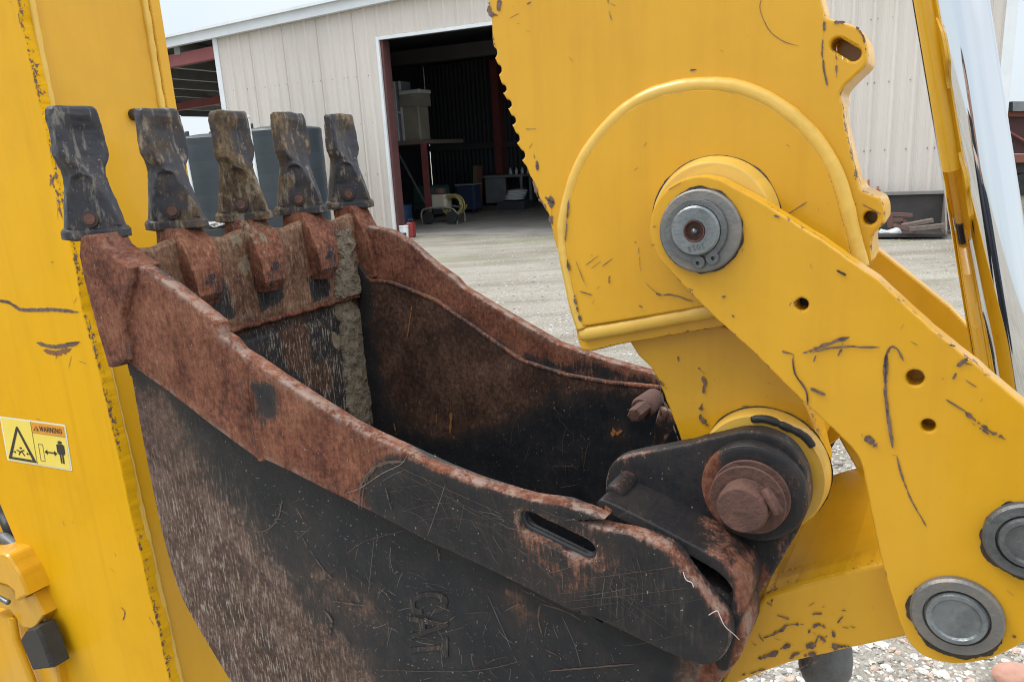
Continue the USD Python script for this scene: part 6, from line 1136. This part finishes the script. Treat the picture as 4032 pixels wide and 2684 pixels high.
per = thing('person', 'person in dark blue jacket and jeans taking the picture, reflected in the chrome rod', 'person')
bn = [('pelvis', 'waist'), ('hipl', 'hipr'), ('pelvis', 'hipl'), ('pelvis', 'hipr'), ('waist', 'chest'), ('chest', 'shl'), ('chest', 'shr'), ('shl', 'shr'), ('chest', 'neckb'), ('neckb', 'neck'), ('shl', 'elbl'), ('shr', 'elbr'), ('elbl', 'wrl'), ('elbr', 'wrr'), ('hipl', 'kneel'), ('hipr', 'kneer'), ('kneel', 'anl'), ('kneer', 'anr'), ('anl', 'toel'), ('anr', 'toer')]
hc = np.array([PX, PY+.06, 1.69]); J.update(head1=((hc[0], hc[1]-.01, hc[2]+.03), .092), chin=((hc[0], hc[1]+.035, hc[2]-.075), .045), nose=((hc[0], hc[1]+.098, hc[2]-.015), .012), nose2=((hc[0], hc[1]+.082, hc[2]+.03), .010), earl=((hc[0]-.088, hc[1], hc[2]), .016), earr=((hc[0]+.088, hc[1], hc[2]), .016))
bn += [('neck', 'chin'), ('neck', 'head1'), ('head1', 'chin'), ('nose', 'nose2'), ('earl', 'head1'), ('earr', 'head1')]
for sd, wr in ((-1, 'wrl'), (1, 'wrr')):
    w0 = np.array(J[wr][0]); k_ = 'p%d' % sd; J[k_] = (tuple(w0+[sd*.005, .035, .055]), .024); bn.append((wr, k_)); pc_ = np.array(J[k_][0])
    for q_, (dx, ln) in enumerate(((-.025, .8), (-.009, 1.0), (.008, .95), (.024, .75))):
        a_, b_, c_ = f'a{sd}{q_}', f'b{sd}{q_}', f'c{sd}{q_}'; J[a_] = (tuple(pc_+[dx*.5, .0, .028+dx*.3]), .009); J[b_] = (tuple(pc_+[dx*.5-sd*.02*ln, .012, .055*ln+dx*.3]), .0085); J[c_] = (tuple(pc_+[dx*.5-sd*.045*ln, .010, .060*ln+dx*.3]), .0075); bn += [(k_, a_), (a_, b_), (b_, c_)]
    J[f't{sd}'] = (tuple(pc_+[-sd*.035, -.018, .02]), .0095); bn.append((k_, f't{sd}'))
body = limb(J, bn, .018); M_SKIN = plain('skin', (.36, .20, .14), (.42, .25, .18), .5, 20.0, bump=.05); obj('body', body, M_SKIN, per, smooth=True)
JC = {k: (p, r+.014) for k, (p, r) in J.items()}
obj('jacket', limb(JC, [('waist', 'chest'), ('pelvis', 'waist'), ('chest', 'shl'), ('chest', 'shr'), ('shl', 'shr'), ('chest', 'neckb'), ('shl', 'elbl'), ('shr', 'elbr'), ('elbl', 'wrl'), ('elbr', 'wrr')], .022), plain('dark_blue_jacket', (.010, .014, .024), (.02, .026, .04), .85, 12.0), per, smooth=True)
obj('jeans', limb(JC, [('hipl', 'hipr'), ('pelvis', 'hipl'), ('pelvis', 'hipr'), ('hipl', 'kneel'), ('hipr', 'kneer'), ('kneel', 'anl'), ('kneer', 'anr')], .025), plain('dark_jeans', (.015, .022, .04), (.03, .042, .07), .9, 20.0), per, smooth=True)
for a_, b_ in (('anl', 'toel'), ('anr', 'toer')): obj('boot', limb({a_: (J[a_][0], .058), b_: (J[b_][0], .05)}, [(a_, b_)], .02), M_RUB, per, smooth=True)
hr_ = trimesh.creation.icosphere(3, .1); hr_.vertices = hr_.vertices*[1, 1.04, 1.0]; hr_ = hr_.slice_plane([0, .02, .02], [0, -.55, .83]); hr_.apply_translation(hc+[0, -.012, .03]); obj('hair', hr_, plain('dark_hair', (.02, .014, .01), (.04, .028, .02), .7, 60.0), per, smooth=True)
for dx in (-.032, .032):
    ey = trimesh.creation.icosphere(2, .012); ey.apply_translation(hc+[dx, .072, .018]); obj('eye', ey, plain('eye', (.02, .02, .02), (.4, .4, .4), .3, 60.0), per, smooth=True)
mo = trimesh.creation.icosphere(2, 1.0); mo.vertices *= (.024, .008, .006); mo.apply_translation(hc+[0, .078, -.062]); obj('mouth', mo, plain('lips', (.26, .10, .09), (.3, .13, .11), .5), per, smooth=True)
ph = box(.15, .009, .075, (0, 0, 0), bev=.004); ph.apply_translation([0.02, -.055, 1.60]); tag(obj('phone', ph, M_RUB), 'dark phone held up by the person taking the picture', 'phone')
